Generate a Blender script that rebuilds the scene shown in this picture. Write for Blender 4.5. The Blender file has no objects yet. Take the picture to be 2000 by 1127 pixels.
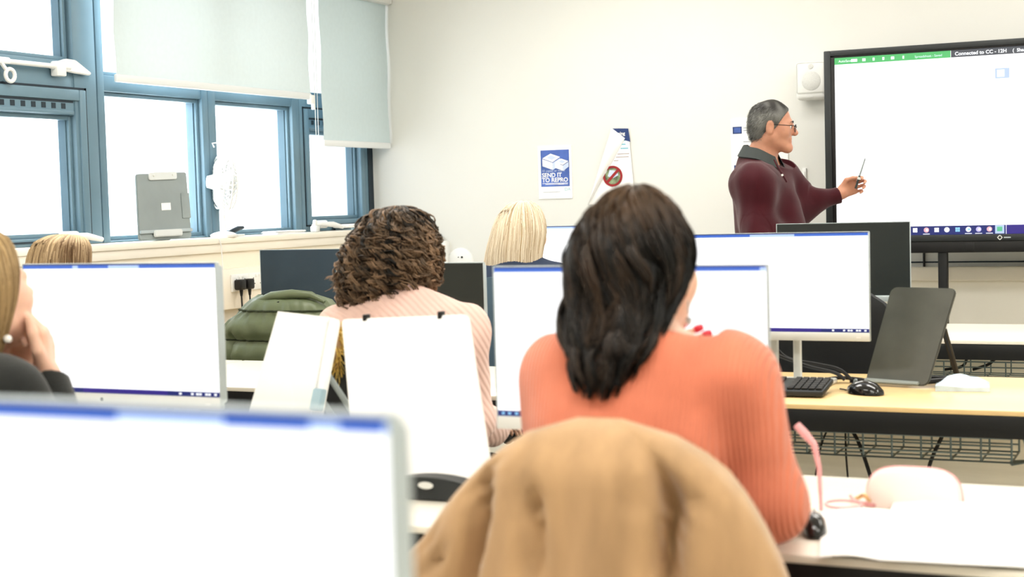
import bpy, bmesh, math, random
import numpy as np
from mathutils import Vector, Matrix

random.seed(7)
RNG = np.random.default_rng(7)
SC = bpy.context.scene
COL = SC.collection

# ------------------------------------------------------------------ camera maths
F, CX, CY = 2900.0, 1000.0, 563.5          # focal length and centre for the 2000x1127 frame
YAW, PIT, ROL = map(math.radians, (25.0, 3.36, 1.575))
CAM = Vector((0, 0, 1.3))
FWD = Vector((-math.sin(YAW)*math.cos(PIT), math.cos(YAW)*math.cos(PIT), -math.sin(PIT)))
_r0 = Vector((math.cos(YAW), math.sin(YAW), 0)); _u0 = _r0.cross(FWD)
RGT = _r0*math.cos(ROL) - _u0*math.sin(ROL)
UPV = _u0*math.cos(ROL) + _r0*math.sin(ROL)
def ray(x, y): return FWD + RGT*((x-CX)/F) - UPV*((y-CY)/F)
def PX(x, y, X): d = ray(x, y); return CAM + d*((X-CAM.x)/d.x)
def PY(x, y, Y): d = ray(x, y); return CAM + d*((Y-CAM.y)/d.y)
def PZ(x, y, Z): d = ray(x, y); return CAM + d*((Z-CAM.z)/d.z)
V = Vector

# ------------------------------------------------------------------ materials
def mat(name, col, rough=0.5, metal=0.0, var=0.0, vscale=8.0, bump=0.0, bscale=60.0, emit=0.0,
        stretch=(1, 1, 1), spec=0.5, sheen=0.0, sss=0.0, coat=0.0):
    m = bpy.data.materials.new(name); m.use_nodes = True
    nt = m.node_tree; b = nt.nodes['Principled BSDF']
    b.inputs['Roughness'].default_value = rough
    b.inputs['Metallic'].default_value = metal
    b.inputs['Specular IOR Level'].default_value = spec
    if sheen: b.inputs['Sheen Weight'].default_value = sheen
    if coat: b.inputs['Coat Weight'].default_value = coat
    if sss:
        b.inputs['Subsurface Weight'].default_value = sss
        b.inputs['Subsurface Radius'].default_value = (0.02, 0.008, 0.004)
    c = (*col, 1)
    tc = nt.nodes.new('ShaderNodeTexCoord'); mp = nt.nodes.new('ShaderNodeMapping')
    mp.inputs['Scale'].default_value = stretch
    nt.links.new(tc.outputs['Object'], mp.inputs['Vector'])
    nz = nt.nodes.new('ShaderNodeTexNoise'); nz.inputs['Scale'].default_value = vscale
    nz.inputs['Detail'].default_value = 4
    nt.links.new(mp.outputs['Vector'], nz.inputs['Vector'])
    rp = nt.nodes.new('ShaderNodeValToRGB')
    rp.color_ramp.elements[0].position = 0.3; rp.color_ramp.elements[1].position = 0.7
    v = max(var, 0.01)
    rp.color_ramp.elements[0].color = (*[max(0, x*(1-v)) for x in col], 1)
    rp.color_ramp.elements[1].color = (*[min(1, x*(1+v)) for x in col], 1)
    nt.links.new(nz.outputs['Fac'], rp.inputs['Fac'])
    nt.links.new(rp.outputs['Color'], b.inputs['Base Color'])
    if emit:
        nt.links.new(rp.outputs['Color'], b.inputs['Emission Color'])
        b.inputs['Emission Strength'].default_value = emit
    if bump:
        n2 = nt.nodes.new('ShaderNodeTexNoise'); n2.inputs['Scale'].default_value = bscale
        nt.links.new(mp.outputs['Vector'], n2.inputs['Vector'])
        bp = nt.nodes.new('ShaderNodeBump'); bp.inputs['Strength'].default_value = bump
        bp.inputs['Distance'].default_value = 0.004
        nt.links.new(n2.outputs['Fac'], bp.inputs['Height']); nt.links.new(bp.outputs['Normal'], b.inputs['Normal'])
    return m

def knit(name, col, rib=260.0, direction='X', bump=0.6, var=0.12):
    m = mat(name, col, 0.9, var=var, vscale=14, sheen=0.3, spec=0.15)
    nt = m.node_tree; b = nt.nodes['Principled BSDF']
    tc = nt.nodes['Texture Coordinate']
    w = nt.nodes.new('ShaderNodeTexWave'); w.wave_type = 'BANDS'; w.bands_direction = direction
    w.inputs['Scale'].default_value = .314/rib; w.inputs['Distortion'].default_value = 1.2; w.inputs['Detail'].default_value = 2
    nt.links.new(tc.outputs['Object'], w.inputs['Vector'])
    bp = nt.nodes.new('ShaderNodeBump'); bp.inputs['Strength'].default_value = bump; bp.inputs['Distance'].default_value = 0.006
    nt.links.new(w.outputs['Fac'], bp.inputs['Height']); nt.links.new(bp.outputs['Normal'], b.inputs['Normal'])
    return m

def hairmat(name, dark, light, rough=0.45):
    m = bpy.data.materials.new(name); m.use_nodes = True
    nt = m.node_tree; b = nt.nodes['Principled BSDF']
    b.inputs['Roughness'].default_value = rough; b.inputs['Specular IOR Level'].default_value = 0.4
    at = nt.nodes.new('ShaderNodeAttribute'); at.attribute_name = 'tone'
    rp = nt.nodes.new('ShaderNodeValToRGB')
    rp.color_ramp.elements[0].color = (*dark, 1); rp.color_ramp.elements[1].color = (*light, 1)
    nt.links.new(at.outputs['Fac'], rp.inputs['Fac']); nt.links.new(rp.outputs['Color'], b.inputs['Base Color'])
    return m

def emis(name, col, s):
    m = bpy.data.materials.new(name); m.use_nodes = True
    nt = m.node_tree; b = nt.nodes['Principled BSDF']
    b.inputs['Base Color'].default_value = (0.02, 0.02, 0.02, 1); b.inputs['Roughness'].default_value = 0.35
    b.inputs['Emission Color'].default_value = (*col, 1); b.inputs['Emission Strength'].default_value = s
    return m

def glassmat():
    m = bpy.data.materials.new('window_glass'); m.use_nodes = True
    nt = m.node_tree; nt.nodes.clear()
    o = nt.nodes.new('ShaderNodeOutputMaterial'); mx = nt.nodes.new('ShaderNodeMixShader')
    t = nt.nodes.new('ShaderNodeBsdfTransparent'); g = nt.nodes.new('ShaderNodeBsdfGlossy')
    t.inputs['Color'].default_value = (0.97, 0.99, 1, 1); g.inputs['Roughness'].default_value = 0.02
    mx.inputs['Fac'].default_value = 0.06
    nt.links.new(t.outputs[0], mx.inputs[1]); nt.links.new(g.outputs[0], mx.inputs[2]); nt.links.new(mx.outputs[0], o.inputs[0])
    return m

def fabric_blind(name, col, tr=0.35):
    m = mat(name, col, 0.9, var=0.015, vscale=40, bump=0.05, bscale=600, spec=0.1)
    nt = m.node_tree; b = nt.nodes['Principled BSDF']; o = nt.nodes['Material Output']
    t = nt.nodes.new('ShaderNodeBsdfTranslucent'); t.inputs['Color'].default_value = (*col, 1)
    mx = nt.nodes.new('ShaderNodeMixShader'); mx.inputs['Fac'].default_value = tr
    nt.links.new(b.outputs[0], mx.inputs[1]); nt.links.new(t.outputs[0], mx.inputs[2]); nt.links.new(mx.outputs[0], o.inputs['Surface'])
    return m

M = {}
M['wall'] = mat('painted_wall', (0.80, 0.795, 0.755), 0.85, var=0.012, vscale=1.3, bump=0.05, bscale=220)
M['wallw'] = mat('warm_painted_wall', (0.90, 0.83, 0.70), 0.8, var=0.015, vscale=1.5)
M['ceil'] = mat('ceiling_paint', (0.9, 0.9, 0.88), 0.9, var=0.01)
M['floor'] = mat('vinyl_floor', (0.70, 0.66, 0.56), 0.45, var=0.07, vscale=3, stretch=(0.6, 6, 1))
M['sill'] = mat('sill_paint', (0.92, 0.86, 0.76), 0.5, var=0.01)
M['frame'] = mat('window_frame_paint', (0.165, 0.262, 0.325), 0.38, var=0.08, vscale=3)
M['seal'] = mat('glazing_seal', (0.10, 0.17, 0.215), 0.5, var=0.05)
M['framed'] = mat('gasket_and_gap_shadow', (0.02, 0.035, 0.05), 0.5, var=0.05)  # near-black of gaskets and joints, also used for painted gap shadow
M['glass'] = glassmat()
M['white'] = mat('white_plastic', (0.88, 0.88, 0.86), 0.4, var=0.01)
M['whitem'] = mat('white_metal', (0.86, 0.86, 0.84), 0.35, var=0.01)
M['blind1'] = fabric_blind('pale_blind_fabric', (0.70, 0.78, 0.79), 0.05)
M['blind2'] = fabric_blind('grey_blind_fabric', (0.64, 0.735, 0.75), 0.06)
M['hem'] = mat('blind_hem_bar', (0.8, 0.82, 0.82), 0.5)
M['black'] = mat('black_plastic', (0.012, 0.012, 0.013), 0.42, var=0.1)
M['blackm'] = mat('black_steel', (0.010, 0.011, 0.012), 0.45, var=0.1)
M['panel'] = mat('cream_modesty_panel', (0.92, 0.89, 0.79), 0.6, var=0.04, vscale=4, stretch=(1, 1, 14))
M['offb'] = mat('switched_off_screen_blue_reflection', (0.035, 0.060, 0.085), 0.34, var=0.2, vscale=3)  # blue tint stands in for the window reflected in the dark screen
M['dark'] = mat('dark_grey_plastic', (0.028, 0.032, 0.034), 0.5, var=0.08)
M['silver'] = mat('silver_bezel', (0.50, 0.56, 0.58), 0.35, metal=0.3, var=0.03)
M['lsilver'] = mat('pale_silver_plastic', (0.74, 0.75, 0.72), 0.4, metal=0.1, var=0.02)
M['off'] = mat('switched_off_screen', (0.030, 0.037, 0.037), 0.34, var=0.05, spec=0.5)
M['scr'] = emis('lit_screen_white', (0.985, 0.99, 1.0), 1.25)
M['scrtv'] = emis('display_white', (1.0, 1.0, 1.0), 1.25)
M['blue'] = emis('title_bar_blue', (0.06, 0.17, 0.62), 0.9)
M['lblue'] = emis('title_bar_pale_blue', (0.45, 0.60, 0.95), 1.0)
M['navy'] = emis('taskbar_navy', (0.012, 0.022, 0.16), 1.0)
M['purple'] = emis('taskbar_purple', (0.035, 0.020, 0.23), 1.0)
M['green'] = emis('green_title_bar', (0.10, 0.52, 0.17), 0.95)
M['green2'] = emis('green_icon', (0.12, 0.5, 0.28), 1.0)
M['uidark'] = emis('dark_title_bar', (0.09, 0.10, 0.12), 0.8)
M['icon'] = emis('icon_white', (0.95, 0.97, 1.0), 1.1)
M['iconr'] = emis('icon_rose', (0.85, 0.45, 0.5), 1.0)
M['iconb'] = emis('icon_sky', (0.3, 0.62, 0.9), 1.0)
M['iconl'] = emis('icon_lilac', (0.55, 0.5, 0.9), 1.0)
M['bar'] = emis('pale_blue_bar', (0.80, 0.89, 0.97), 1.0)
M['thumb'] = emis('thumbnail_blue', (0.50, 0.62, 0.88), 0.95)
M['wood'] = mat('beech_laminate', (0.86, 0.63, 0.33), 0.30, var=0.07, vscale=5, stretch=(1, 12, 1), spec=0.6)
M['pale'] = mat('pale_laminate', (0.86, 0.82, 0.72), 0.32, var=0.03, vscale=5, stretch=(1, 12, 1), spec=0.5)
M['wire'] = mat('grey_wire', (0.20, 0.25, 0.26), 0.4, metal=0.5)
M['skin'] = mat('skin', (0.58, 0.30, 0.205), 0.5, var=0.06, vscale=30, sss=0.15, spec=0.35)
M['skinf'] = mat('fair_skin', (0.84, 0.55, 0.42), 0.5, var=0.05, vscale=30, sss=0.15, spec=0.35)
M['lip'] = mat('lip', (0.52, 0.22, 0.18), 0.45, var=0.05)
M['eye'] = mat('eyeball', (0.8, 0.78, 0.75), 0.2)
M['iris'] = mat('iris', (0.05, 0.03, 0.02), 0.2)
M['burg'] = mat('burgundy_jersey', (0.060, 0.0075, 0.013), 0.85, var=0.12, vscale=9, bump=0.25, bscale=500, sheen=0.25, spec=0.2)
M['collar'] = mat('grey_collar_cloth', (0.060, 0.068, 0.066), 0.85, var=0.08, bump=0.2, bscale=600)
M['trous'] = mat('dark_trouser_cloth', (0.018, 0.019, 0.024), 0.85, var=0.1)
M['shoe'] = mat('black_leather', (0.012, 0.011, 0.01), 0.35)
M['orange'] = knit('coral_knit', (0.70, 0.235, 0.145), .0075, 'X', 0.45, 0.08)
M['pink'] = knit('pale_pink_cable_knit', (0.80, 0.56, 0.49), .013, 'DIAGONAL', 0.35, 0.05)
M['blackc'] = mat('black_jumper', (0.014, 0.016, 0.015), 0.9, var=0.15, vscale=40, bump=0.3, bscale=300, sheen=0.2)
M['navyc'] = mat('navy_jumper', (0.03, 0.045, 0.085), 0.9, var=0.1)
M['cream'] = mat('cream_jumper', (0.6, 0.55, 0.48), 0.9, var=0.06)
M['tan'] = mat('tan_suede', (0.46, 0.295, 0.16), 0.8, var=0.16, vscale=6, bump=0.2, bscale=260, sheen=0.4, stretch=(3, 3, 0.7), spec=0.2)
M['olive'] = mat('olive_nylon', (0.125, 0.150, 0.085), 0.42, var=0.1, vscale=10, bump=0.1, bscale=120, spec=0.5)
M['oliven'] = mat('olive_lining', (0.11, 0.135, 0.07), 0.6, var=0.1)
M['yfur'] = hairmat('yellow_fur', (0.5, 0.30, 0.05), (0.95, 0.72, 0.24), 0.7)
M['blackcoat'] = mat('black_coat_cloth', (0.012, 0.014, 0.016), 0.7, var=0.15)
M['chair'] = mat('black_chair_fabric', (0.016, 0.018, 0.021), 0.75, var=0.1, bump=0.2, bscale=400)
M['chairb'] = mat('blue_grey_chair_fabric', (0.08, 0.13, 0.18), 0.7, var=0.1)
M['dado'] = mat('lightened_cream_dado', (0.94, 0.90, 0.80), 0.7, var=0.02, vscale=2)
M['paper'] = mat('paper', (0.95, 0.945, 0.93), 0.8, var=0.006)
M['slopew'] = mat('white_board', (0.97, 0.965, 0.95), 0.5, var=0.008)
M['sloped'] = mat('charcoal_plastic', (0.088, 0.090, 0.077), 0.38, var=0.18, vscale=7)
M['slopeg'] = mat('grey_plastic', (0.31, 0.35, 0.35), 0.5, var=0.05)
M['clear'] = mat('frosted_plastic', (0.72, 0.74, 0.73), 0.25)
M['bclip'] = mat('pale_blue_clip', (0.45, 0.6, 0.68), 0.4)
M['packet'] = mat('pale_blue_packet_film', (0.62, 0.75, 0.84), 0.3, var=0.15, vscale=18, bump=0.3, bscale=40)
M['pinkf'] = mat('pink_acetate', (0.86, 0.42, 0.42), 0.3, var=0.1, vscale=40)
M['pinkc'] = mat('blush_case_shell', (0.96, 0.83, 0.765), 0.45, var=0.03)
M['gold'] = mat('gold_hinge', (0.75, 0.5, 0.25), 0.3, metal=0.8)
M['poster'] = mat('poster_blue', (0.085, 0.155, 0.46), 0.5, var=0.35, vscale=7)
M['pdark'] = mat('poster_navy', (0.03, 0.06, 0.19), 0.5, var=0.1)
M['pgrey'] = mat('print_grey', (0.35, 0.36, 0.40), 0.7)
M['ptaupe'] = mat('print_taupe', (0.42, 0.34, 0.33), 0.7)
M['pteal'] = mat('print_teal', (0.22, 0.5, 0.6), 0.7)
M['red'] = mat('prohibition_red', (0.33, 0.02, 0.025), 0.5, var=0.12, vscale=10)
M['foodp'] = mat('photo_green_brown', (0.22, 0.27, 0.16), 0.6, var=0.9, vscale=22)
M['pboxs'] = mat('poster_box_shade', (0.62, 0.70, 0.88), 0.6)
M['spk'] = mat('speaker_shell', (0.78, 0.78, 0.75), 0.5)
M['grille'] = mat('speaker_grille', (0.66, 0.66, 0.63), 0.7, var=0.12, vscale=300)
M['pearl'] = mat('pearl', (0.92, 0.9, 0.86), 0.15, coat=0.5)
M['nail'] = mat('red_nail_varnish', (0.7, 0.05, 0.08), 0.2)
M['lens'] = glassmat(); M['lens'].name = 'spectacle_lens'
M['lamp'] = emis('ceiling_diffuser', (1, 0.98, 0.94), 2.0)

# ------------------------------------------------------------------ mesh building
class MB:
    def __init__(s): s.v = []; s.f = []
    def add(s, vs, fs):
        o = len(s.v); s.v += [tuple(x) for x in vs]; s.f += [tuple(i+o for i in q) for q in fs]; return s
    def bm(s, bm, mtx=None):
        bm.verts.ensure_lookup_table()
        for i, x in enumerate(bm.verts): x.index = i
        vs = [(mtx @ x.co) if mtx else x.co.copy() for x in bm.verts]
        s.add(vs, [[x.index for x in f.verts] for f in bm.faces]); bm.free(); return s
    def box(s, x0, x1, y0, y1, z0, z1, bev=0.0, seg=2, mtx=None):
        b = bmesh.new(); bmesh.ops.create_cube(b, size=1)
        for x in b.verts: x.co = V(((x0+x1)/2+x.co.x*(x1-x0), (y0+y1)/2+x.co.y*(y1-y0), (z0+z1)/2+x.co.z*(z1-z0)))
        if bev: bmesh.ops.bevel(b, geom=b.edges[:], offset=bev, segments=seg, profile=0.5, affect='EDGES')
        return s.bm(b, mtx)
    def tube(s, pts, r, seg=8, cap=True):
        pts = [V(p) for p in pts]; n = len(pts)
        rr = r if isinstance(r, (list, tuple)) else [r]*n
        up = None; rings = []
        for i, p in enumerate(pts):
            t = (pts[min(i+1, n-1)]-pts[max(i-1, 0)]).normalized()
            if up is None:
                a = V((0, 0, 1)) if abs(t.z) < 0.9 else V((1, 0, 0)); up = (a - t*a.dot(t)).normalized()
            else: up = (up - t*up.dot(t)).normalized()
            w = t.cross(up)
            rings.append([p + (up*math.cos(2*math.pi*k/seg)+w*math.sin(2*math.pi*k/seg))*rr[i] for k in range(seg)])
        vs = [x for q in rings for x in q]; fs = []
        for i in range(n-1):
            for k in range(seg):
                a = i*seg+k; b = i*seg+(k+1) % seg; fs.append((a, b, b+seg, a+seg))
        if cap: fs += [tuple(range(seg))[::-1], tuple(range((n-1)*seg, n*seg))]
        return s.add(vs, fs)
    def lathe(s, prof, seg=24, o=(0, 0, 0), axis='z', mtx=None):
        vs = []; fs = []; o = V(o)
        for r, h in prof:
            for k in range(seg):
                a = 2*math.pi*k/seg; c, q = r*math.cos(a), r*math.sin(a)
                p = V((c, q, h)) if axis == 'z' else (V((c, h, q)) if axis == 'y' else V((h, c, q)))
                p = p+o; vs.append(mtx @ p if mtx else p)
        n = len(prof)
        for i in range(n-1):
            for k in range(seg):
                a = i*seg+k; b = i*seg+(k+1) % seg; fs.append((a, b, b+seg, a+seg))
        fs += [tuple(range(seg))[::-1], tuple(range((n-1)*seg, n*seg))]
        return s.add(vs, fs)
    def prism(s, poly, d, bev=0.0, mtx=None):
        """poly: list of (x,z); extruded along y from 0 to d"""
        b = bmesh.new(); vs = [b.verts.new((x, 0, z)) for x, z in poly]
        f = b.faces.new(vs); r = bmesh.ops.extrude_face_region(b, geom=[f])
        for x in r['geom']:
            if isinstance(x, bmesh.types.BMVert): x.co.y += d
        bmesh.ops.recalc_face_normals(b, faces=b.faces[:])
        if bev: bmesh.ops.bevel(b, geom=[e for e in b.edges], offset=bev, segments=2, affect='EDGES')
        return s.bm(b, mtx)
    def build(s, name, m, parent=None, smooth=True, loc=None, rot=None, keep=False, angle=40):
        me = bpy.data.meshes.new(name)
        me.from_pydata([tuple(x) for x in s.v], [], s.f); me.validate()
        b = bmesh.new(); b.from_mesh(me); bmesh.ops.recalc_face_normals(b, faces=b.faces[:]); b.to_mesh(me); b.free()
        o = bpy.data.objects.new(name, me); COL.objects.link(o)
        if isinstance(m, (list, tuple)):
            for q in m: me.materials.append(q)
        else: me.materials.append(m)
        if smooth:
            me.polygons.foreach_set('use_smooth', [True]*len(me.polygons))
            try: me.set_sharp_from_angle(angle=math.radians(angle))
            except Exception: pass
        if parent: o.parent = parent
        if loc is not None: o.location = loc
        if rot is not None: o.rotation_euler = rot
        return o

def tag(o, label=None, cat=None, group=None, kind=None):
    if label: o['label'] = label
    if cat: o['category'] = cat
    if group: o['group'] = group
    if kind: o['kind'] = kind
    return o
def thing(name, label, cat, loc=(0, 0, 0), rz=0.0, group=None):
    o = bpy.data.objects.new(name, None); COL.objects.link(o); o.location = loc; o.rotation_euler = (0, 0, rz)
    o.empty_display_size = 0.1
    return tag(o, label, cat, group)
def copy_tree(o, parent=None):
    c = o.copy(); COL.objects.link(c)
    if parent: c.parent = parent
    for ch in list(o.children): copy_tree(ch, c)
    return c
def struct(name, mb, m, parent=None, **k):
    o = mb.build(name, m, parent, **k)
    if parent is None: o['kind'] = 'structure'
    return o
def rel(pts, o): return [V(p)-V(o) for p in pts]

_font_cache = {}
def text(name, body, size, m, parent, mtx, bold=0.0, align='LEFT', depth=0.0004):
    cu = bpy.data.curves.new('tmp', 'FONT'); cu.body = body; cu.size = size; cu.align_x = align
    cu.extrude = depth; cu.offset = bold; cu.resolution_u = 3
    t = bpy.data.objects.new('tmp', cu); COL.objects.link(t)
    bpy.context.view_layer.update()
    dg = bpy.context.evaluated_depsgraph_get()
    me = bpy.data.meshes.new_from_object(t.evaluated_get(dg))
    bpy.data.objects.remove(t); bpy.data.curves.remove(cu)
    me.transform(mtx); me.materials.clear(); me.materials.append(m); me.name = name
    o = bpy.data.objects.new(name, me); COL.objects.link(o)
    if parent: o.parent = parent
    return o
# text plane facing -Y: x right, y up -> z
def face_front(x, y, z): return Matrix.Translation((x, y, z)) @ Matrix.Rotation(math.pi/2, 4, 'X')

# ------------------------------------------------------------------ implicit surfaces (bodies, cloth)
def surface_nets(Fd, org, h):
    ins = Fd < 0
    nx, ny, nz = Fd.shape
    cnt = np.zeros((nx-1, ny-1, nz-1), np.int8)
    for a in (0, 1):
        for b in (0, 1):
            for c in (0, 1): cnt += ins[a:nx-1+a, b:ny-1+b, c:nz-1+c]
    act = (cnt > 0) & (cnt < 8)
    idx = np.full(act.shape, -1, np.int64); cells = np.argwhere(act); idx[act] = np.arange(len(cells))
    acc = np.zeros((len(cells), 3)); num = np.zeros(len(cells))
    cor = [(a, b, c) for a in (0, 1) for b in (0, 1) for c in (0, 1)]
    val = {k: Fd[cells[:, 0]+k[0], cells[:, 1]+k[1], cells[:, 2]+k[2]] for k in cor}
    for p in cor:
        for ax in range(3):
            if p[ax]: continue
            q = list(p); q[ax] = 1; q = tuple(q)
            A, B = val[p], val[q]; m = (A < 0) != (B < 0)
            t = np.where(m, A/np.where(m, A-B, 1), 0)
            pos = np.array(p, float)[None].repeat(len(cells), 0); pos[:, ax] += t
            acc += pos*m[:, None]; num += m
    verts = (cells + acc/num[:, None])*h + org
    faces = []
    for ax in range(3):
        sl0 = [slice(1, -1)]*3; sl0[ax] = slice(0, -1)
        sl1 = [slice(1, -1)]*3; sl1[ax] = slice(1, None)
        A = ins[tuple(sl0)]; B = ins[tuple(sl1)]
        e = np.argwhere(A != B); flip = A[tuple(e.T)]
        base = e.copy()
        for k in range(3):
            if k != ax: base[:, k] += 1
        u, w = (ax+1) % 3, (ax+2) % 3
        def cell(du, dw):
            c = base.copy(); c[:, u] -= du; c[:, w] -= dw; return idx[c[:, 0], c[:, 1], c[:, 2]]
        q = np.stack([cell(1, 1), cell(0, 1), cell(0, 0), cell(1, 0)], 1)
        q = np.where(flip[:, None], q, q[:, ::-1]); faces.append(q)
    return verts, np.concatenate(faces)

def waves(seed, freq, n=10):
    r = np.random.default_rng(seed); d = r.normal(size=(n, 3)); d *= (freq*(0.6+0.8*r.random(n))/np.linalg.norm(d, axis=1))[:, None]
    ph = r.random(n)*6.28
    def fn(P): 
        o = 0
        for i in range(n): o = o+np.sin(P[0]*d[i, 0]+P[1]*d[i, 1]+P[2]*d[i, 2]+ph[i])
        return o/n**0.5
    return fn

def C_(a, b, ra, rb=None, k=0.03): return ('c', V(a), V(b), ra, ra if rb is None else rb, k)
def E_(c, r, R=None, k=0.03): return ('e', V(c), V(r), R, k)
def S_(c, r, R=None, k=0.01): return ('s', V(c), V(r), R, k)

def sdf_field(prims, h, cuts=(), disp=None, pad=0.03):
    lo = np.full(3, 1e9); hi = -lo
    for p in prims:
        if p[0] == 's': continue
        if p[0] == 'c':
            for q, r in ((p[1], p[3]), (p[2], p[4])): lo = np.minimum(lo, np.array(q)-r); hi = np.maximum(hi, np.array(q)+r)
        else: r = max(p[2]); lo = np.minimum(lo, np.array(p[1])-r); hi = np.maximum(hi, np.array(p[1])+r)
    lo -= pad; hi += pad
    n = np.ceil((hi-lo)/h).astype(int)+1
    Fd = np.full(n, 1.0, np.float32)
    ax = [lo[i]+h*np.arange(n[i]) for i in range(3)]
    def sub(c0, c1):
        i0 = np.clip(np.floor((c0-lo)/h).astype(int), 0, n-1); i1 = np.clip(np.ceil((c1-lo)/h).astype(int)+1, 1, n)
        sl = tuple(slice(i0[i], max(i1[i], i0[i]+1)) for i in range(3))
        P = np.meshgrid(*[ax[i][sl[i]].astype(np.float32) for i in range(3)], indexing='ij', sparse=True)
        return sl, P
    for p in prims:
        k = p[-1]; m = k+4*h
        if p[0] == 'c':
            a, b, ra, rb = np.array(p[1]), np.array(p[2]), p[3], p[4]; R = max(ra, rb)+m
            sl, P = sub(np.minimum(a, b)-R, np.maximum(a, b)+R)
            ba = b-a; L = max(float(ba@ba), 1e-9)
            t = sum((P[i]-a[i])*ba[i] for i in range(3))/L; t = np.clip(t, 0, 1)
            d = np.sqrt(sum((P[i]-a[i]-t*ba[i])**2 for i in range(3)))-(ra+(rb-ra)*t)
        else:
            c, r = np.array(p[1]), np.array(p[2]); R = float(max(r))+m
            sl, P = sub(c-R, c+R)
            X = [P[i]-c[i] for i in range(3)]
            if p[3] is not None:
                Rm = np.array(p[3]); X = [sum(X[j]*Rm[j, i] for j in range(3)) for i in range(3)]
            q = np.sqrt(sum((X[i]/r[i])**2 for i in range(3))); g = np.sqrt(sum((X[i]/r[i]**2)**2 for i in range(3)))
            d = q*(q-1)/np.maximum(g, 1e-6)
        old = Fd[sl]
        if p[0] == 's':
            d = -d; hh = np.maximum(k-np.abs(old-d), 0)/k; Fd[sl] = np.maximum(old, d)+hh*hh*k/4
        else:
            hh = np.maximum(k-np.abs(old-d), 0)/k; Fd[sl] = np.minimum(old, d)-hh*hh*k/4
    if disp is not None:
        P = np.meshgrid(*[a.astype(np.float32) for a in ax], indexing='ij', sparse=True)
        Fd = Fd+disp(P)
    for (pt, nr, rad) in cuts:
        pt = np.array(pt); nr = np.array(V(nr).normalized())
        if rad is None: sl, P = sub(lo, hi)
        else: sl, P = sub(pt-rad, pt+rad)
        d = sum((P[i]-pt[i])*nr[i] for i in range(3)); Fd[sl] = np.maximum(Fd[sl], d)
    Fd[0] = Fd[-1] = 1; Fd[:, 0] = Fd[:, -1] = 1; Fd[:, :, 0] = Fd[:, :, -1] = 1
    return Fd, lo

def np_mesh(name, verts, faces, m, parent=None, org=(0, 0, 0), tone=None, smooth=True, midx=None):
    me = bpy.data.meshes.new(name); verts = np.asarray(verts, np.float32)-np.array(org, np.float32)
    me.vertices.add(len(verts)); me.vertices.foreach_set('co', verts.ravel())
    k = faces.shape[1]
    me.loops.add(len(faces)*k); me.loops.foreach_set('vertex_index', faces.ravel().astype(np.int32))
    me.polygons.add(len(faces)); me.polygons.foreach_set('loop_start', (np.arange(len(faces))*k).astype(np.int32))
    me.polygons.foreach_set('loop_total', np.full(len(faces), k, np.int32))
    if smooth: me.polygons.foreach_set('use_smooth', np.ones(len(faces), bool))
    for q in (m if isinstance(m, (list, tuple)) else [m]): me.materials.append(q)
    if midx is not None: me.polygons.foreach_set('material_index', midx.astype(np.int32))
    if tone is not None:
        a = me.attributes.new('tone', 'FLOAT', 'POINT'); a.data.foreach_set('value', np.asarray(tone, np.float32))
    me.update(calc_edges=True); me.validate()
    o = bpy.data.objects.new(name, me); COL.objects.link(o)
    if parent: o.parent = parent
    return o

def blob(name, prims, h, m, parent=None, org=(0, 0, 0), cuts=(), disp=None, relax=1, tone=None, midx=None):
    Fd, lo = sdf_field(prims, h, cuts, disp)
    v, f = surface_nets(Fd, lo, h)
    for _ in range(relax):                      # light smoothing
        acc = np.zeros_like(v); num = np.zeros(len(v))
        for i in range(4):
            for j in (1, 3):
                np.add.at(acc, f[:, i], v[f[:, (i+j) % 4]]); np.add.at(num, f[:, i], 1)
        v = 0.5*v+0.5*acc/np.maximum(num, 1)[:, None]
    tn = tone(v) if tone else None
    mi = midx(v[f].mean(1)) if midx else None
    return np_mesh(name, v, f, m, parent, org, tn, True, mi)

# ------------------------------------------------------------------ people
def frame(fw, up=(0, 0, 1)):
    fw = V(fw).normalized(); r = fw.cross(V(up)).normalized(); u = r.cross(fw)
    return Matrix((r, fw, u)).transposed()      # columns: right, forward, up
def head_prims(c, R, s=1.0, male=False):
    L = lambda x, y, z: V(c)+R @ V((x*s, y*s, z*s))
    p = [E_(L(0, -.014, .028), V((.075, .094, .090))*s, R, .02), E_(L(0, .028, -.035), V((.058, .064, .083))*s, R, .03)]
    for q in (-1, 1):
        p += [C_(L(q*.05, .0, -.055), L(q*.012, .078, -.1), .024*s, .017*s, .03), E_(L(q*.043, .056, -.022), V((.024, .026, .026))*s, R, .03)]
    p += [E_(L(0, .080, -.100), V((.021, .017, .016))*s, R, .02), C_(L(-.036, .080, .020), L(.036, .080, .020), .0105*s, k=.02),
          C_(L(0, .089, .010), L(0, .112, -.026), .007*s, .0115*s, .012), E_(L(0, .104, -.031), V((.017, .010, .009))*s, R, .01),
          C_(L(-.019, .087, -.056), L(.019, .087, -.056), .0075*s, k=.01), C_(L(-.016, .087, -.068), L(.016, .087, -.068), .0075*s, k=.01)]
    for q in (-1, 1): p.append(S_(L(q*.031, .103, -.002), V((.016, .016, .011))*s, R, .012))
    p.append(S_(L(0, .099, -.062), V((.022, .006, .0025))*s, R, .004))
    for q in (-1, 1):
        p += [E_(L(q*.079, -.010, -.008), V((.008, .020, .032))*s, R, .008), E_(L(q*.077, -.006, -.034), V((.007, .010, .010))*s, R, .008),
              S_(L(q*.087, -.007, -.004), V((.005, .010, .017))*s, R, .005)]
    return p
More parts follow.
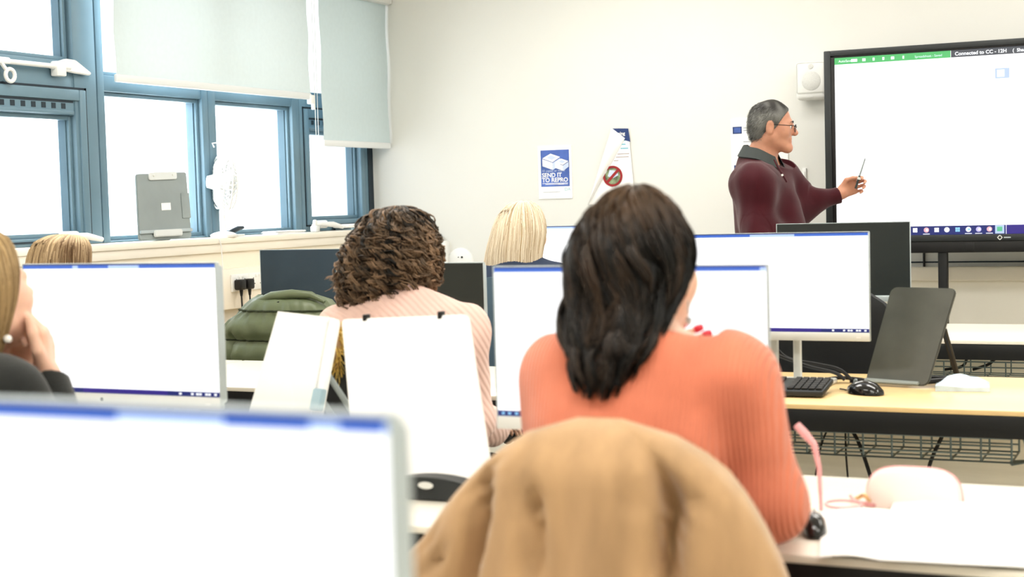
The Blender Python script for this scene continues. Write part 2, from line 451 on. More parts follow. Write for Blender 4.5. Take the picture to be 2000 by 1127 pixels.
def hand_prims(W, d, n, side, curl=(0.5, 0.6, 0.4), s=1.0, spread=0.12, thumb=0.6):
    """W wrist, d direction wrist->knuckles, n back-of-hand normal, side: +1/-1 thumb side = side*(d x n)"""
    d = V(d).normalized(); n = V(n); n = (n-d*n.dot(d)).normalized(); t = d.cross(n)*side
    p = []; W = V(W)
    offs = (.030, .010, -.010, -.029); ln = (.084, .088, .083, .074)
    fl = ((.042, .026, .020), (.047, .029, .021), (.043, .027, .020), (.034, .020, .018)); rr = (.0088, .009, .0086, .0076)
    p.append(C_(W-d*.02, W+d*.015, .023*s, .025*s, .02))
    for i in range(4):
        K = W+d*ln[i]*s+t*offs[i]*s
        p.append(C_(W+d*.012*s+t*offs[i]*.5*s, K, .0145*s, .0112*s, .012))
        a = 0; P = K
        fd0 = (d+t*(offs[i]*spread*20)).normalized()
        for j in range(3):
            a += curl[j]*(1+0.06*(i-1.5))
            q = fd0*math.cos(a)-n*math.sin(a); Q = P+q*fl[i][j]*s
            p.append(C_(P, Q, rr[i]*s*(1-.08*j), rr[i]*s*(1-.08*(j+1)), .0035)); P = Q
    B = W+d*.022*s+t*.022*s; d1 = (d*.75+t*.62-n*.35*thumb).normalized(); B2 = B+d1*.044*s
    d2 = (d*.9+t*(.25-.4*thumb)-n*.5*thumb).normalized(); B3 = B2+d2*.032*s; d3 = (d*.9-t*.35*thumb-n*.6*thumb).normalized()
    p += [C_(B, B2, .0145*s, .0112*s, .012), C_(B2, B3, .0105*s, .0098*s, .005), C_(B3, B3+d3*.024*s, .0098*s, .008*s, .005)]
    return p

def torso_prims(P, N, SL, SR, w=1.0, dep=1.0, belly=1.0, off=0.0):
    P, N, SL, SR = V(P), V(N), V(SL), V(SR)
    r = (SR-SL).normalized(); up = (N-P).normalized(); f = up.cross(r); r2 = f.cross(up).normalized()
    R = Matrix((r2, f.normalized(), up)).transposed()
    mid = (SL+SR)/2; sw = (SR-SL).length
    p = [C_(P-r2*.065, P+r2*.065, .112*w+off, k=.06),
         E_(P.lerp(N, .34)+f*.012*belly, V((.135*w+off, .105*dep*belly+off, .15+off)), R, .06),
         E_(P.lerp(N, .66), V((sw*.47+off, .108*dep+off, .165+off)), R, .06),
         E_(P.lerp(N, .82)-f*.02, V((sw*.50+off, .085*dep+off, .09+off)), R, .05),
         C_(SL, SR, .052*w+off, k=.05)]
    for S in (SL, SR): p.append(C_(N+up*.015, N.lerp(S, .75)+up*.0, .048+off, .045+off, .05))
    return p, R
def limb(a, b, c, ra, rb, rc, off=0, k=.03): return [C_(a, b, ra+off, rb+off, k), C_(b, c, rb+off, rc+off, k)]

def person(label, loc, head, hdir, N, P, SL, SR, EL, ER, WL, WR, hl, hr, hips, kneeL, kneeR, ankL, ankR, toe, skin, top, bottom,
           h=0.006, male=False, hs=1.0, w=1.0, dep=1.0, belly=1.0, off=0.012, fold=0.004, collar_r=0.075, cat='person', top_name='jumper', lips=True, arm=1.0, neckcut=.05):
    loc = V(loc); R = frame(hdir); head = V(head)
    tp, TR = torso_prims(P, N, SL, SR, w, dep, belly)
    up = (V(N)-V(P)).normalized(); f = TR @ V((0, 1, 0))
    pr = head_prims(head, R, hs, male)
    pr += [C_(head+R @ V((0, -.025, -.045)), V(N)+up*.0, (.060 if male else .050), (.066 if male else .055), .03)]
    pr += tp
    A = arm*(1.12 if male else 1.0)
    for S, E, W in ((SL, EL, WL), (SR, ER, WR)): pr += limb(S, E, W, .048*A, .039*A, .026*A)
    pr += hl+hr
    r = TR @ V((1, 0, 0)); HL = V(P)-r*hips; HR = V(P)+r*hips
    legs = limb(HL, kneeL, ankL, .085*w, .058, .040)+limb(HR, kneeR, ankR, .085*w, .058, .040)
    pr += legs
    for a in (ankL, ankR): pr.append(C_(V(a)+V((0, 0, -.03)), V(a)+V(toe)*.13+V((0, 0, -.045)), .034, .026, .03))
    def mi(c):
        q = (c-np.array(head)) @ np.array(R)/hs
        return ((np.abs(q[:, 0]) < .021) & (q[:, 1] > .086) & (q[:, 2] < -.049) & (q[:, 2] > -.075)).astype(int) if lips else np.zeros(len(c), int)
    body = blob('person', pr, h, [skin, M['lip']], None, loc, midx=mi)
    body.location = loc; tag(body, label, cat)
    # jumper
    cp, _ = torso_prims(P, N, SL, SR, w, dep, belly, off)
    for S, E, W in ((SL, EL, WL), (SR, ER, WR)): cp += limb(S, E, W, .048*A, .041*A, .029*A, off, .11 if male else .03)
    nz = waves(sum(map(ord, label)) % 1000, 26, 8); nz2 = waves(3, 60, 6)
    cuts = [(V(N)+up*neckcut, up*(.84 if male else .94)+f*(.55 if male else .34), .13)]
    for E, W in ((EL, WL), (ER, WR)):
        dr = (V(W)-V(E)).normalized(); cuts.append((V(W)-dr*.005, dr, .06))
    if male: cp.append(E_(V(N)+up*.012+f*.01, V((.088, .086, .05)), TR, .05))
    cuts.append((V(P)-up*.09, -up, None if male else .25))
    blob(top_name, cp, h, top, body, loc, cuts, disp=lambda Q: fold*(np.clip(nz(Q), -1.6, 1.1)-.5)+fold*.35*nz2(Q))
    lp = limb(HL, kneeL, ankL, .085*w, .062, .050, .012)+limb(HR, kneeR, ankR, .085*w, .062, .050, .012)+[C_(V(P)-r*.065, V(P)+r*.065, .108*w+.008, k=.06)]
    blob('trousers', lp, .008, bottom, body, loc, [(V(ankL)+V((0, 0, -.02)), (0, 0, -1), .12), (V(ankR)+V((0, 0, -.02)), (0, 0, -1), .12)], disp=lambda Q: .003*nz(Q))
    for a in (ankL, ankR):
        a = V(a); t = V(toe)
        blob('shoe', [C_(a+V((0, 0, -.045))-t*.03, a+t*.15+V((0, 0, -.055)), .042, .034, .02), C_(a, a+V((0, 0, -.04)), .045, .045, .02)], .006, M['shoe'], body, loc,
             [((a.x, a.y, 0.004), (0, 0, -1), .3)])
    return body, R, TR

# ------------------------------------------------------------------ hair
def strands_mesh(paths, rad, seg=4):
    N_, K, _ = paths.shape
    t = np.gradient(paths, axis=1); t /= np.maximum(np.linalg.norm(t, axis=2, keepdims=True), 1e-9)
    ref = np.where(np.abs(t[:, :, 2:3]) < 0.8, np.array([0, 0, 1.0]), np.array([1.0, 0, 0]))
    u = np.cross(t, ref); u /= np.maximum(np.linalg.norm(u, axis=2, keepdims=True), 1e-9); w = np.cross(t, u)
    ang = np.arange(seg)*2*np.pi/seg
    v = paths[:, :, None]+rad[:, :, None, None]*(np.cos(ang)[None, None, :, None]*u[:, :, None]+np.sin(ang)[None, None, :, None]*w[:, :, None])
    base = (np.arange(N_)[:, None, None]*K+np.arange(K-1)[None, :, None])*seg; k = np.arange(seg)[None, None]; k2 = (k+1) % seg
    f = np.stack([base+k, base+k2, base+seg+k2, base+seg+k], -1).reshape(-1, 4)
    return v.reshape(-1, 3), f
def hull(ctrl):
    c = np.array(ctrl, float); t = np.linspace(0, 1, len(c))
    def at(q):
        return [np.interp(q, t, c[:, i]) for i in range(5)]     # z,cx,cy,ax,ay
    # smooth by dense resampling
    tt = np.linspace(0, 1, 80); d = np.stack(at(tt), 1)
    for _ in range(14): d[1:-1] = .5*d[1:-1]+.25*(d[:-2]+d[2:])
    return lambda q: [np.interp(q, tt, d[:, i]) for i in range(5)]
def hull_shell(H, shrink=.95, nt=40, na=48, tend=.97):
    tt = np.linspace(0, tend, nt); z, cx, cy, ax, ay = H(tt); a = np.linspace(0, 2*np.pi, na, endpoint=False)
    v = np.stack([cx[:, None]+shrink*ax[:, None]*np.cos(a), cy[:, None]+shrink*ay[:, None]*np.sin(a), (z-.004)[:, None]+0*a], -1).reshape(-1, 3)
    i = np.arange(nt-1)[:, None]*na; k = np.arange(na)[None]; k2 = (k+1) % na
    f = np.stack([i+k, i+na+k, i+na+k2, i+k2], -1).reshape(-1, 4)
    # caps
    n0 = len(v); v = np.vstack([v, v[:na].mean(0), v[-na:].mean(0)])
    k = np.arange(na); k2 = (k+1) % na
    f = np.vstack([f, np.stack([k, k2, np.full(na, n0), np.full(na, n0)], -1)])
    return v, f[:, :], n0
def make_hair(name, parent, head, R, ctrl, m, n=1500, K=26, r=.0014, jit=.05, wave=.0, wfreq=8, curl=0, cpitch=60, lens=(.75, 1.0), tmin=(0, .25),
              tone=(0.25, .25), tipw=.2, drift=.0, stray=.02, shrink=.95, sidef=None, clump=0, locks=0):
    rg = np.random.default_rng(len(name)+n)
    H = hull(ctrl); org = np.array(parent.location); Rm = np.array(R); hd = np.array(head)
    th = rg.random(n)*2*np.pi
    if clump: th = np.where(rg.random(n) < .75, np.round(th*clump/6.283)*6.283/clump+rg.normal(size=n)*.5*6.283/clump/3, th)
    t0 = tmin[0]+(tmin[1]-tmin[0])*rg.random(n)**2; t1 = lens[0]+(lens[1]-lens[0])*rg.random(n)
    lk = rg.integers(0, locks, n) if locks else None
    if locks:
        LR = np.random.default_rng(77); lt, l0, l1, lp, lj = [LR.random(locks) for _ in range(5)]
        th = lt[lk]*2*np.pi+rg.normal(size=n)*.03; t0 = tmin[0]+(tmin[1]-tmin[0])*l0[lk]**1.5; t1 = lens[0]+(lens[1]-lens[0])*l1[lk]+rg.normal(size=n)*.01
    q = np.linspace(0, 1, K)[None]; t = t0[:, None]+(t1-t0)[:, None]*q
    z, cx, cy, ax, ay = H(t)
    j = 1+jit*(rg.random(n)[:, None]-.6)+stray*rg.normal(size=n)[:, None]*q**2
    ph = rg.random(n)[:, None]*6.28
    if locks:
        ph = lp[lk][:, None]*6.28+rg.normal(size=n)[:, None]*.35; j = 1+jit*(lj[lk][:, None]-.6)+.012*rg.normal(size=n)[:, None]+stray*np.random.default_rng(5).normal(size=locks)[lk][:, None]*q**2
    thq = th[:, None]+wave*np.sin(wfreq*q*(.8+.4*rg.random(n))[:, None]+ph)+drift*q*(np.random.default_rng(3).normal(size=locks)[lk] if locks else rg.normal(size=n))[:, None]
    j = j+wave*.35*np.sin(wfreq*1.2*q+ph+1.3)
    p = np.stack([cx+ax*j*np.cos(thq), cy+ay*j*np.sin(thq), z+.004*np.sin(ph)], -1)
    if curl:
        ang = cpitch*(.65+.7*np.random.default_rng(21).random(locks)[lk][:, None] if locks else 1)*(z[:, :1]-z)+ph; cr = curl*(.5+.8*(np.random.default_rng(9).random(locks)[lk] if locks else rg.random(n)))[:, None]*np.minimum(1, q*4)
        rad = np.stack([np.cos(thq), np.sin(thq), 0*thq], -1); tan = np.stack([-np.sin(thq), np.cos(thq), 0*thq], -1)
        p = p+cr[..., None]*(np.cos(ang)[..., None]*rad+np.sin(ang)[..., None]*tan)
        p[..., 2] += cr*.5*np.sin(ang*1.3+1)
    rad_ = r*(1-.6*q**3)*(.7+.6*rg.random(n))[:, None]
    v, f = strands_mesh(p, rad_)
    tr_ = np.random.default_rng(6).normal(size=locks)[lk]*.8+rg.normal(size=n)*.4 if locks else rg.normal(size=n)
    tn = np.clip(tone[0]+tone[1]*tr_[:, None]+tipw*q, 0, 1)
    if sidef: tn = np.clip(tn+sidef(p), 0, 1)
    tn = np.repeat(tn.ravel(), 4)
    sv, sf, n0 = hull_shell(H, shrink, tend=lens[0]+.1*(lens[1]-lens[0]))
    vv = np.vstack([v, sv]); sf = sf[sf[:, 2] != sf[:, 3]]
    ff = np.vstack([f, sf+len(v)]); tt = np.concatenate([tn, np.full(len(sv), max(0, tone[0]-.05))])
    vv = vv @ Rm.T+hd
    return np_mesh(name, vv, ff, m, parent, org, tt)

# ================================================================== SETTING
XW, XS, YF, XR, YB, ZC = -4.58, -4.45, 7.83, 3.2, -2.2, 2.85
struct('floor', MB().box(-5, XR+.1, YB-.1, YF+.1, -.1, 0), M['floor'], smooth=False)
struct('ceiling', MB().box(-5, XR+.1, YB-.1, YF+.1, ZC, ZC+.1), M['ceil'], smooth=False)
struct('wall_front', MB().box(-5, XR+.1, YF, YF+.15, 0, ZC), M['wall'], smooth=False)
struct('wall_right', MB().box(XR, XR+.1, YB, YF, 0, ZC), M['wall'], smooth=False)
struct('wall_back', MB().box(-5, XR+.1, YB-.1, YB, 0, ZC), M['wall'], smooth=False)
wl = MB()
wl.box(-4.75, XS, YB, YF, 0, 1.128); wl.box(-4.75, -4.54, YB, YF, 2.62, ZC); wl.box(-4.75, -4.54, YB, 3.9, 1.128, 2.62)
struct('wall_left', wl, M['wallw'], smooth=False)
struct('trim_1', MB().box(-4.74, XS+.022, 3.9, YF, 1.128, 1.160, .006), M['sill'])
struct('trim_2', MB().box(XS, XS+.012, YB, YF-.001, 1.085, 1.128, .003), M['sill'])
struct('baseboard_front', MB().box(XS, XR, YF-.015, YF, 0, .1, .004), M['sill'])
struct('baseboard_left', MB().box(XS, XS+.015, YB, YF-.016, 0, .1, .004), M['sill'])

# windows: outer frame filled between the glazed openings
def window(name, y0, y1, opens, z0=1.160, z1=2.62):
    """opens: list of (ya,yb,za,zb) glazed openings stacked in one column"""
    root = bpy.data.objects.new(name, None); COL.objects.link(root); root['kind'] = 'structure'
    f = MB(); ya, yb = opens[0][0], opens[0][1]
    f.box(-4.66, -4.560, y0, ya, z0, z1, .006); f.box(-4.66, -4.560, yb, y1, z0, z1, .006)
    zz = z0
    for (a, b, c, d) in opens+[(0, 0, z1, z1)]:
        if c > zz+.001: f.box(-4.66, -4.566, ya-.004, yb+.004, zz, c, .005)
        zz = d
    f.build('window_frame', M['frame'], root, angle=30)
    for (a, b, c, d) in opens:
        g = MB(); t = .020
        for bx in ((a, a+t, c, d), (b-t, b, c, d), (a+t, b-t, c, c+t), (a+t, b-t, d-t, d)): g.box(-4.65, -4.585, bx[0], bx[1], bx[2], bx[3], .003)
        g.build('glazing_bead', M['frame'], root, angle=30)
        s = MB(); t2 = .027
        for bx in ((a+.019, a+t2, c+.019, d-.019), (b-t2, b-.019, c+.019, d-.019)): s.box(-4.64, -4.60, *bx)
        s.build('seal', M['seal'], root)
        MB().box(-4.632, -4.626, a+.01, b-.01, c+.01, d-.01).build('pane', M['glass'], root)
    return root
def zx(x, y, X=XW): return PX(x, y, X)
w1 = window('window_1', 3.9, 5.372, [(3.98, 5.225, 1.195, 1.735), (3.98, 5.215, 1.975, 2.56)])
w2 = window('window_2', 5.378, 6.205, [(5.425, 6.155, 1.170, 1.855), (5.425, 6.155, 1.928, 2.56)])
w3 = window('window_3', 6.205, 7.04, [(6.268, 6.972, 1.170, 1.855), (6.268, 6.972, 1.928, 2.56)])
w4 = window('window_4', 7.04, YF-.002, [(7.105, 7.685, 1.225, 1.73), (7.105, 7.685, 1.928, 2.56)])
MB().box(-4.65, -4.575, 5.372, 5.378, 1.16, 2.62).build('gasket', M['framed'], w1)
# inner sash edges of the opening lights (the dark stepped lines in the photo)
for w, (a, b, c, d) in ((w1, (3.93, 5.30, 1.175, 1.86)), (w4, (7.07, 7.735, 1.19, 1.86))):
    sh = MB()
    for bx in ((a, a+.012, c, d), (b-.012, b, c, d), (a, b, d-.010, d), (a, b, c, c+.008)): sh.box(-4.57, -4.5595, bx[0], bx[1], bx[2], bx[3])
    sh.build('sash_joint', M['framed'], w)
    s2 = MB()
    for bx in ((a+.012, a+.055, c+.008, d-.010), (b-.055, b-.012, c+.008, d-.010)): s2.box(-4.57, -4.550, bx[0], bx[1], bx[2], bx[3], .006)
    s2.box(-4.57, -4.550, a+.055, b-.055, d-.060, d-.010, .006)
    s2.build('sash', M['frame'], w)
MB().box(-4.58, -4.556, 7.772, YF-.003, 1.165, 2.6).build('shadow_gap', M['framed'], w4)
for w, ya, yb in ((w1, 4.0, 5.21), (w4, 7.12, 7.67)):      # trickle vents
    v = MB().box(-4.600, -4.552, ya, yb, 1.738, 1.755, .004).box(-4.600, -4.560, ya, yb, 1.755, 1.795)
    v.build('trickle_vent', M['frame'], w)
    s = MB(); y = yb-.05
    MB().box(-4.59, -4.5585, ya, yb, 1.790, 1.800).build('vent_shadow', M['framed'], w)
    while y > ya+.03: s.box(-4.59, -4.5585, y-.026, y, 1.762, 1.786); y -= .062
    s.build('vent_slots', M['framed'], w)
# winding rod across the transom of the left window
P0, P1 = zx(-60, 116), zx(128, 140)
rod = MB().tube([(-4.535, 3.95, 1.942), (-4.535, 5.17, 1.942)], .011, 10); rod.build('winder_rod', M['whitem'], w1)
br = MB().prism([(0, 0), (.10, .03), (.16, .028), (.26, -.022), (.25, -.034), (.15, -.03), (0, -.018)], .02, .004,
                Matrix.Translation((-4.53, 5.05, 1.95)) @ Matrix.Rotation(math.pi/2, 4, 'Z'))
br.box(-4.56, -4.52, 5.075, 5.135, 1.90, 1.965, .006); br.build('rod_bracket', M['white'], w1)
rg = MB(); c = V((-4.53, 4.80, 1.885))
rg.tube([c+V((0, .026*math.cos(a), .026*math.sin(a))) for a in np.linspace(0, 2*math.pi, 25)], .009, 8, False)
rg.tube([c+V((0, -.02, .02)), c+V((0, -.06, .06)), c+V((0, -.09, .062))], .009, 8); rg.box(-4.55, -4.52, 4.70, 4.80, 1.93, 1.958, .008)
rg.build('pull_ring', M['white'], w1)
MB().box(-4.55, -4.52, 4.2, 4.27, 1.92, 1.975, .01).build('rod_bracket', M['white'], w1)
for w, y in ((w1, 5.10), (w4, 7.16)):                      # casement handles low on the sash
    hd = MB().box(-4.555, -4.50, y-.03, y+.05, 1.178, 1.222, .010)
    hd.tube([(-4.49, y+.01, 1.20), (-4.485, y+.08, 1.197), (-4.48, y+.17, 1.180)], [.014, .016, .011], 10)
    hd.tube([(-4.49, y+.01, 1.20), (-4.487, y-.06, 1.205), (-4.49, y-.13, 1.195)], [.014, .012, .009], 10)
    hd.build('casement_handle', M['white'], w)

# roller blinds
def blind(label, y0, y1, zb, m, x, grp):
    t = thing('roller_blind', label, 'blind', (x, (y0+y1)/2, zb), 0, grp); w = (y1-y0)/2; H = 2.49-zb
    b = MB(); n = 14
    rows = [[(0.004*math.sin(i*.9+k*.7), -w+2*w*k/10, H*i/n) for k in range(11)] for i in range(n+1)]
    b.add([p for r in rows for p in r], [(i*11+k, i*11+k+1, i*11+k+12, i*11+k+11) for i in range(n) for k in range(10)])
    b.build('fabric', m, t)
    MB().box(-.010, .010, -w-.004, w+.004, -.006, .030, .006).build('hem_bar', M['hem'], t)
    MB().box(-.05, .045, -w-.02, min(w+.02, YF-.004-(y0+y1)/2), H, H+.10, .01).build('cassette', M['white'], t)
    ch = MB()
    for dx in (0, .012): ch.tube([(.02+dx, w+.018+dx*.5, H), (.02+dx, w+.017+dx*.5, -.30)], .0022, 6)
    return t, ch, w
b1, ch, w_ = blind('wide pale roller blind half lowered over the two middle panes', 5.375, 6.985, 1.893, M['blind1'], -4.45, 'roller blinds on the window wall')
ch.build('pull_chain', M['clear'], b1)
MB().box(-.01, .02, w_-.02, w_+.02, -.03, .02, .005).box(0, .02, w_+.005, w_+.02, -.06, -.02, .004).build('chain_guide', M['white'], b1)
b2, ch, w_ = blind('narrow grey roller blind lowered further beside the room corner', 7.075, 7.815, 1.640, M['blind2'], -4.43, 'roller blinds on the window wall')
# area lights under the unseen ceiling, added to fill the room
for i, (x, y) in enumerate(((-3.0, 1.2), (-.6, 1.2), (1.6, 1.2), (-3.0, 4.2), (-.6, 4.2), (1.6, 4.2), (-2.6, 6.6), (-.4, 6.6), (-.6, -1.0))):
    la = bpy.data.lights.new('ceiling_fill_light', 'AREA'); la.shape = 'RECTANGLE'; la.size = 1.5; la.size_y = .6; la.energy = 29 if y < 6 else 22; la.color = (1, .975, .93)
    lo = bpy.data.objects.new('ceiling_fill_light', la); COL.objects.link(lo); lo.location = (x, y, ZC-.06)
# daylight from the window side
la = bpy.data.lights.new('daylight', 'AREA'); la.shape = 'RECTANGLE'; la.size = 3.9; la.size_y = 1.4; la.energy = 85; la.color = (.93, .97, 1)
lo = bpy.data.objects.new('daylight', la); COL.objects.link(lo); lo.location = (-4.85, 5.9, 1.95); lo.rotation_euler = (0, -math.pi/2, 0)
wd = bpy.data.worlds.new('sky'); SC.world = wd; wd.use_nodes = True
nt = wd.node_tree; bg = nt.nodes['Background']
tc = nt.nodes.new('ShaderNodeTexCoord'); sp = nt.nodes.new('ShaderNodeSeparateXYZ'); rp = nt.nodes.new('ShaderNodeValToRGB')
nt.links.new(tc.outputs['Generated'], sp.inputs[0]); nt.links.new(sp.outputs['Z'], rp.inputs[0]); nt.links.new(rp.outputs[0], bg.inputs[0])
rp.color_ramp.elements[0].color = (.95, .97, 1, 1); rp.color_ramp.elements[1].color = (.9, .96, 1, 1)
bg.inputs['Strength'].default_value = 2.6

# front wall trunking below the display and left wall dado trunking
MB_ = MB().box(-1.95, XR, YF-.05, YF, .835, .905, .004)
struct('trim_3', MB_, M['wallw'])
struct('trim_6', MB().box(-1.95, XR, YF-.004, YF, .1, .835), M['dado'], smooth=False)  # cream lower panel, colour lightened to offset light the desks block
struct('trim_gap_shadow', MB().box(-1.95, XR, YF-.006, YF, .925, .932), M['framed'])  # dark strip that paints the gap shadow above the trunking
struct('trim_5', MB().box(XS, XS+.045, 2.0, YF-.001, .80, 1.0, .004), M['sill'])

# ================================================================== DESKS
def desk(label, x0, x1, y0, y1, topmat, group, basket=True, ztop=.72):
    t = thing('desk', label, 'desk', ((x0+x1)/2, (y0+y1)/2, 0), 0, group); w = (x1-x0)/2; d = (y1-y0)/2
    MB().box(-w, w, -d, d, ztop-.014, ztop, .002).build('desktop', topmat, t)
    MB().box(-w+.004, w-.004, -d+.003, -d+.045, ztop-.075, ztop-.0145, .002).build('front_rail', M['blackm'], t)
    MB().box(-w+.004, w-.004, d-.05, d-.01, ztop-.085, ztop-.0145, .002).build('back_rail', M['blackm'], t)
    for sx in (-1, 1):
        MB().box(sx*(w-.10)-.025, sx*(w-.10)+.025, -.03, .03, .03, ztop-.03, .003).build('leg', M['blackm'], t)
        MB().box(sx*(w-.10)-.03, sx*(w-.10)+.03, -d+.05, d-.05, 0, .03, .006).build('foot', M['blackm'], t)
    if basket:
        MB().box(-w+.14, w-.14, .035, .052, .05, ztop-.02, .002).build('modesty_panel', M['panel'], t)
        b = MB(); L = w-.42
        sec = [(-.20, ztop-.10), (-.20, ztop-.165), (-.02, ztop-.165), (-.02, ztop-.10)]
        for p, q in (sec[0:2], sec[1:3], sec[2:4]):
            for k in range(4):
                s = k/3; b.tube([(-L, p[0]+(q[0]-p[0])*s, p[1]+(q[1]-p[1])*s), (L, p[0]+(q[0]-p[0])*s, p[1]+(q[1]-p[1])*s)], .0025, 5)
        n = int(2*L/.075)
        for i in range(n+1):
            x = -L+2*L*i/n; b.tube([(x, *q) for q in sec], .003, 5)
        for x in (-L, L):
            b.tube([(x, -.20, ztop-.165), (x+math.copysign(.05, x), -.15, ztop-.165), (x+math.copysign(.02, x), -.22, ztop-.04)], .008, 6)
        b.build('cable_basket', M['wire'], t)
    return t
DG = 'rows of long computer desks'
desk('nearest desk, under the large close monitor', -1.5, .1, .5, 1.18, M['pale'], DG, False)
desk('pale desk with the pink glasses and papers on it', -1.64, -.02, 2.325, 3.00, M['pale'], DG, False)
desk('pale desk under the left white monitor with clasped hands before it', -3.28, -1.65, 2.325, 3.00, M['pale'], DG, False)
desk('beech desk carrying the keyboard, mouse and charcoal slope', -1.69, -.05, 4.02, 4.74, M['wood'], DG)
desk('pale desk with the dark monitor facing the curly haired person', -3.33, -1.70, 3.98, 4.70, M['pale'], DG, False)
desk('short desk against the window wall in the third row', -4.42, -3.34, 3.98, 4.70, M['pale'], DG, False)
desk('far pale desk in front of the wall display with basket below', -1.90, -.20, 5.87, 6.60, M['pale'], DG)
desk('far desk in front of the fair straight haired person', -3.53, -1.91, 5.87, 6.60, M['pale'], DG, False)
desk('far corner desk under the plug sockets', -4.33, -3.54, 5.87, 6.60, M['wood'], DG, False)

# ================================================================== MONITORS
def monitor(label, x0, x1, ys, zt, on=True, w=None, desk_z=.72, tabs=((.0, .22), (.52, 1.0)), off='off', group='desktop monitors', badge=True, rad=.006):
    W = x1-x0; H = .318; t = thing('monitor', label, 'monitor', ((x0+x1)/2, ys, desk_z), 0, group); z1 = zt-desk_z; z0 = z1-H; w = W/2
    MB().box(-w, w, 0, .012, z0, z1, .003).box(-w+.004, w-.004, .012, .032, z0+.01, z1-.006, .008).build('casing', M['silver'], t)
    bz = .0035; bb = .026
    s = MB().box(-w+bz, w-bz, -.0012, .004, z0+bb, z1-bz).build('screen', M['scr'] if on else M[off], t)
    MB().box(-w, w, -.003, .002, z0, z0+bb-.001, .002).build('chin', M['lsilver'] if on else M['silver'], t)
    b = MB()
    for bx in ((-w, -w+bz-.0005, z0, z1), (w-bz+.0005, w, z0, z1), (-w, w, z1-.0018, z1)): b.box(bx[0], bx[1], -.003, .002, bx[2], bx[3], .001)
    b.build('bezel', M['silver'], t)
    if on:
        y = -.0020; SW = W-2*bz; sx = -w+bz
        MB().box(sx, sx+SW, y, y+.001, z1-bz-.0085, z1-bz).build('title_bar', M['lblue'], s)
        MB().box(sx, sx+SW, y-.0003, y+.001, z1-bz-.0012, z1-bz+.001).build('screen_edge', M['navy'], s)
        for a, c in tabs: MB().box(sx+SW*a, sx+SW*c, y-.0005, y+.0005, z1-bz-.008, z1-bz-.0005).build('title_tab', M['blue'], s)
        tb = MB().box(sx, sx+SW, y, y+.001, z0+bb, z0+bb+.0105).build('taskbar', M['navy'], s)
        MB().box(sx+SW*.30, sx+SW*.74, y-.0004, y+.0004, z0+bb+.0005, z0+bb+.010).build('taskbar_strip', M['purple'], s)
        for q in (.015, .04, .068, .095, .122, .80, .86, .885, .90, .93, .945, .975): MB().box(sx+SW*q, sx+SW*q+.006, y-.0008, y, z0+bb+.003, z0+bb+.0075).build('taskbar_icon', M['icon' if q > .5 else 'iconb'], s)
    if badge: MB().lathe([(.004, -.0035), (.004, -.003)], 16, (-w*.2, 0, z0+.013), 'y').build('badge', M['dark'], t)
    MB().box(w-.04, w-.028, -.0036, -.003, z0+.009, z0+.013).build('power_light', M['white'], t)
    for sx in (-.035, .035): MB().box(sx-.011, sx+.011, .075, .10, .015, z0+.16, .004).build('stand_pole', M['lsilver'], t)
    MB().box(-.06, .06, .032, .08, z0+.10, z0+.20, .008).build('stand_head', M['silver'], t)
    MB().box(-.13, .13, .012, .20, 0, .016, .006).build('stand_base', M['lsilver'], t)
    return t
monitor('large close white monitor cut off by the lower left corner', -.972, -.428, .75, 1.178, tabs=((.0, .63), (.785, .90), (.94, .995)))
monitor('white monitor at left facing the person with clasped hands', -2.462, -1.920, 2.62, 1.187, tabs=((.0, .27), (.30, .46), (.62, 1.0)))
monitor('white monitor behind the head of the coral jumper person', -1.252, -.706, 2.60, 1.175, tabs=((.0, .40), (.45, .98)))
monitor('white monitor on the beech desk above the keyboard', -1.411, -.869, 4.30, 1.186, tabs=((.0, .35), (.6, 1.0)))
monitor('switched off dark monitor behind the curly hair, silver edged', -2.597, -2.054, 4.20, 1.111, on=False)
monitor('switched off dark monitor in front of the wall display', -1.586, -1.047, 5.98, 1.178, on=False)
monitor('switched off dark monitor nearest the window wall above the green jacket', -4.125, -3.585, 5.98, 1.100, on=False, off='offb')
monitor('white monitor right of the fair straight hair', -2.885, -2.345, 6.0, 1.187, tabs=((.0, .2),))

# ================================================================== WALL DISPLAY
Yd = 7.45; tx0, tx1, tz0, tz1 = -1.716, .07, .992, 2.004
tv = thing('wall_display', 'large black framed touch display on a black stand showing a white page', 'display', ((tx0+tx1)/2, Yd, 0))
ox = (tx0+tx1)/2; L = lambda x: x-ox
MB().box(L(tx0), L(tx1), .0, .07, tz0+.09, tz1, .012).build('casing', M['dark'], tv)
fr = MB(); b = .034
for bx in ((tx0, tx0+b, tz0+.055, tz1), (tx1-b, tx1, tz0+.055, tz1), (tx0+b-.002, tx1-b+.002, tz1-.028, tz1), (tx0+b-.002, tx1-b+.002, tz0+.055, tz0+.088)): fr.box(L(bx[0]), L(bx[1]), -.02, .012, bx[2], bx[3], .005)
fr.build('frame', M['dark'], tv)
i_ = MB(); c0, c1, d0, d1 = tx0+b-.004, tx1-b+.004, tz0+.082, tz1-.024
for bx in ((c0, c0+.022, d0, d1), (c1-.022, c1, d0, d1), (c0, c1, d1-.012, d1), (c0, c1, d0, d0+.006)): i_.box(L(bx[0]), L(bx[1]), -.014, .004, bx[2], bx[3], .003)
i_.build('inner_frame', M['black'], tv)
MB().box(L(tx0+.03), L(tx1-.03), -.012, .06, tz0, tz0+.058, .006).build('lower_bar', M['black'], tv)
sx0, sx1, sz0, sz1 = tx0+.052, tx1-.052, tz0+.088, tz1-.037
scr = MB().box(L(sx0), L(sx1), -.006, .004, sz0, sz1).build('screen', M['scrtv'], tv)
def ui(name, x0, x1, z0, z1, m, par=scr, dy=0): return MB().box(L(x0), L(x1), -.0085-dy, -.0065-dy, z0, z1).build(name, m, par)
T = lambda x, y: PY(x, y, Yd)
gx = T(1857, 105).x
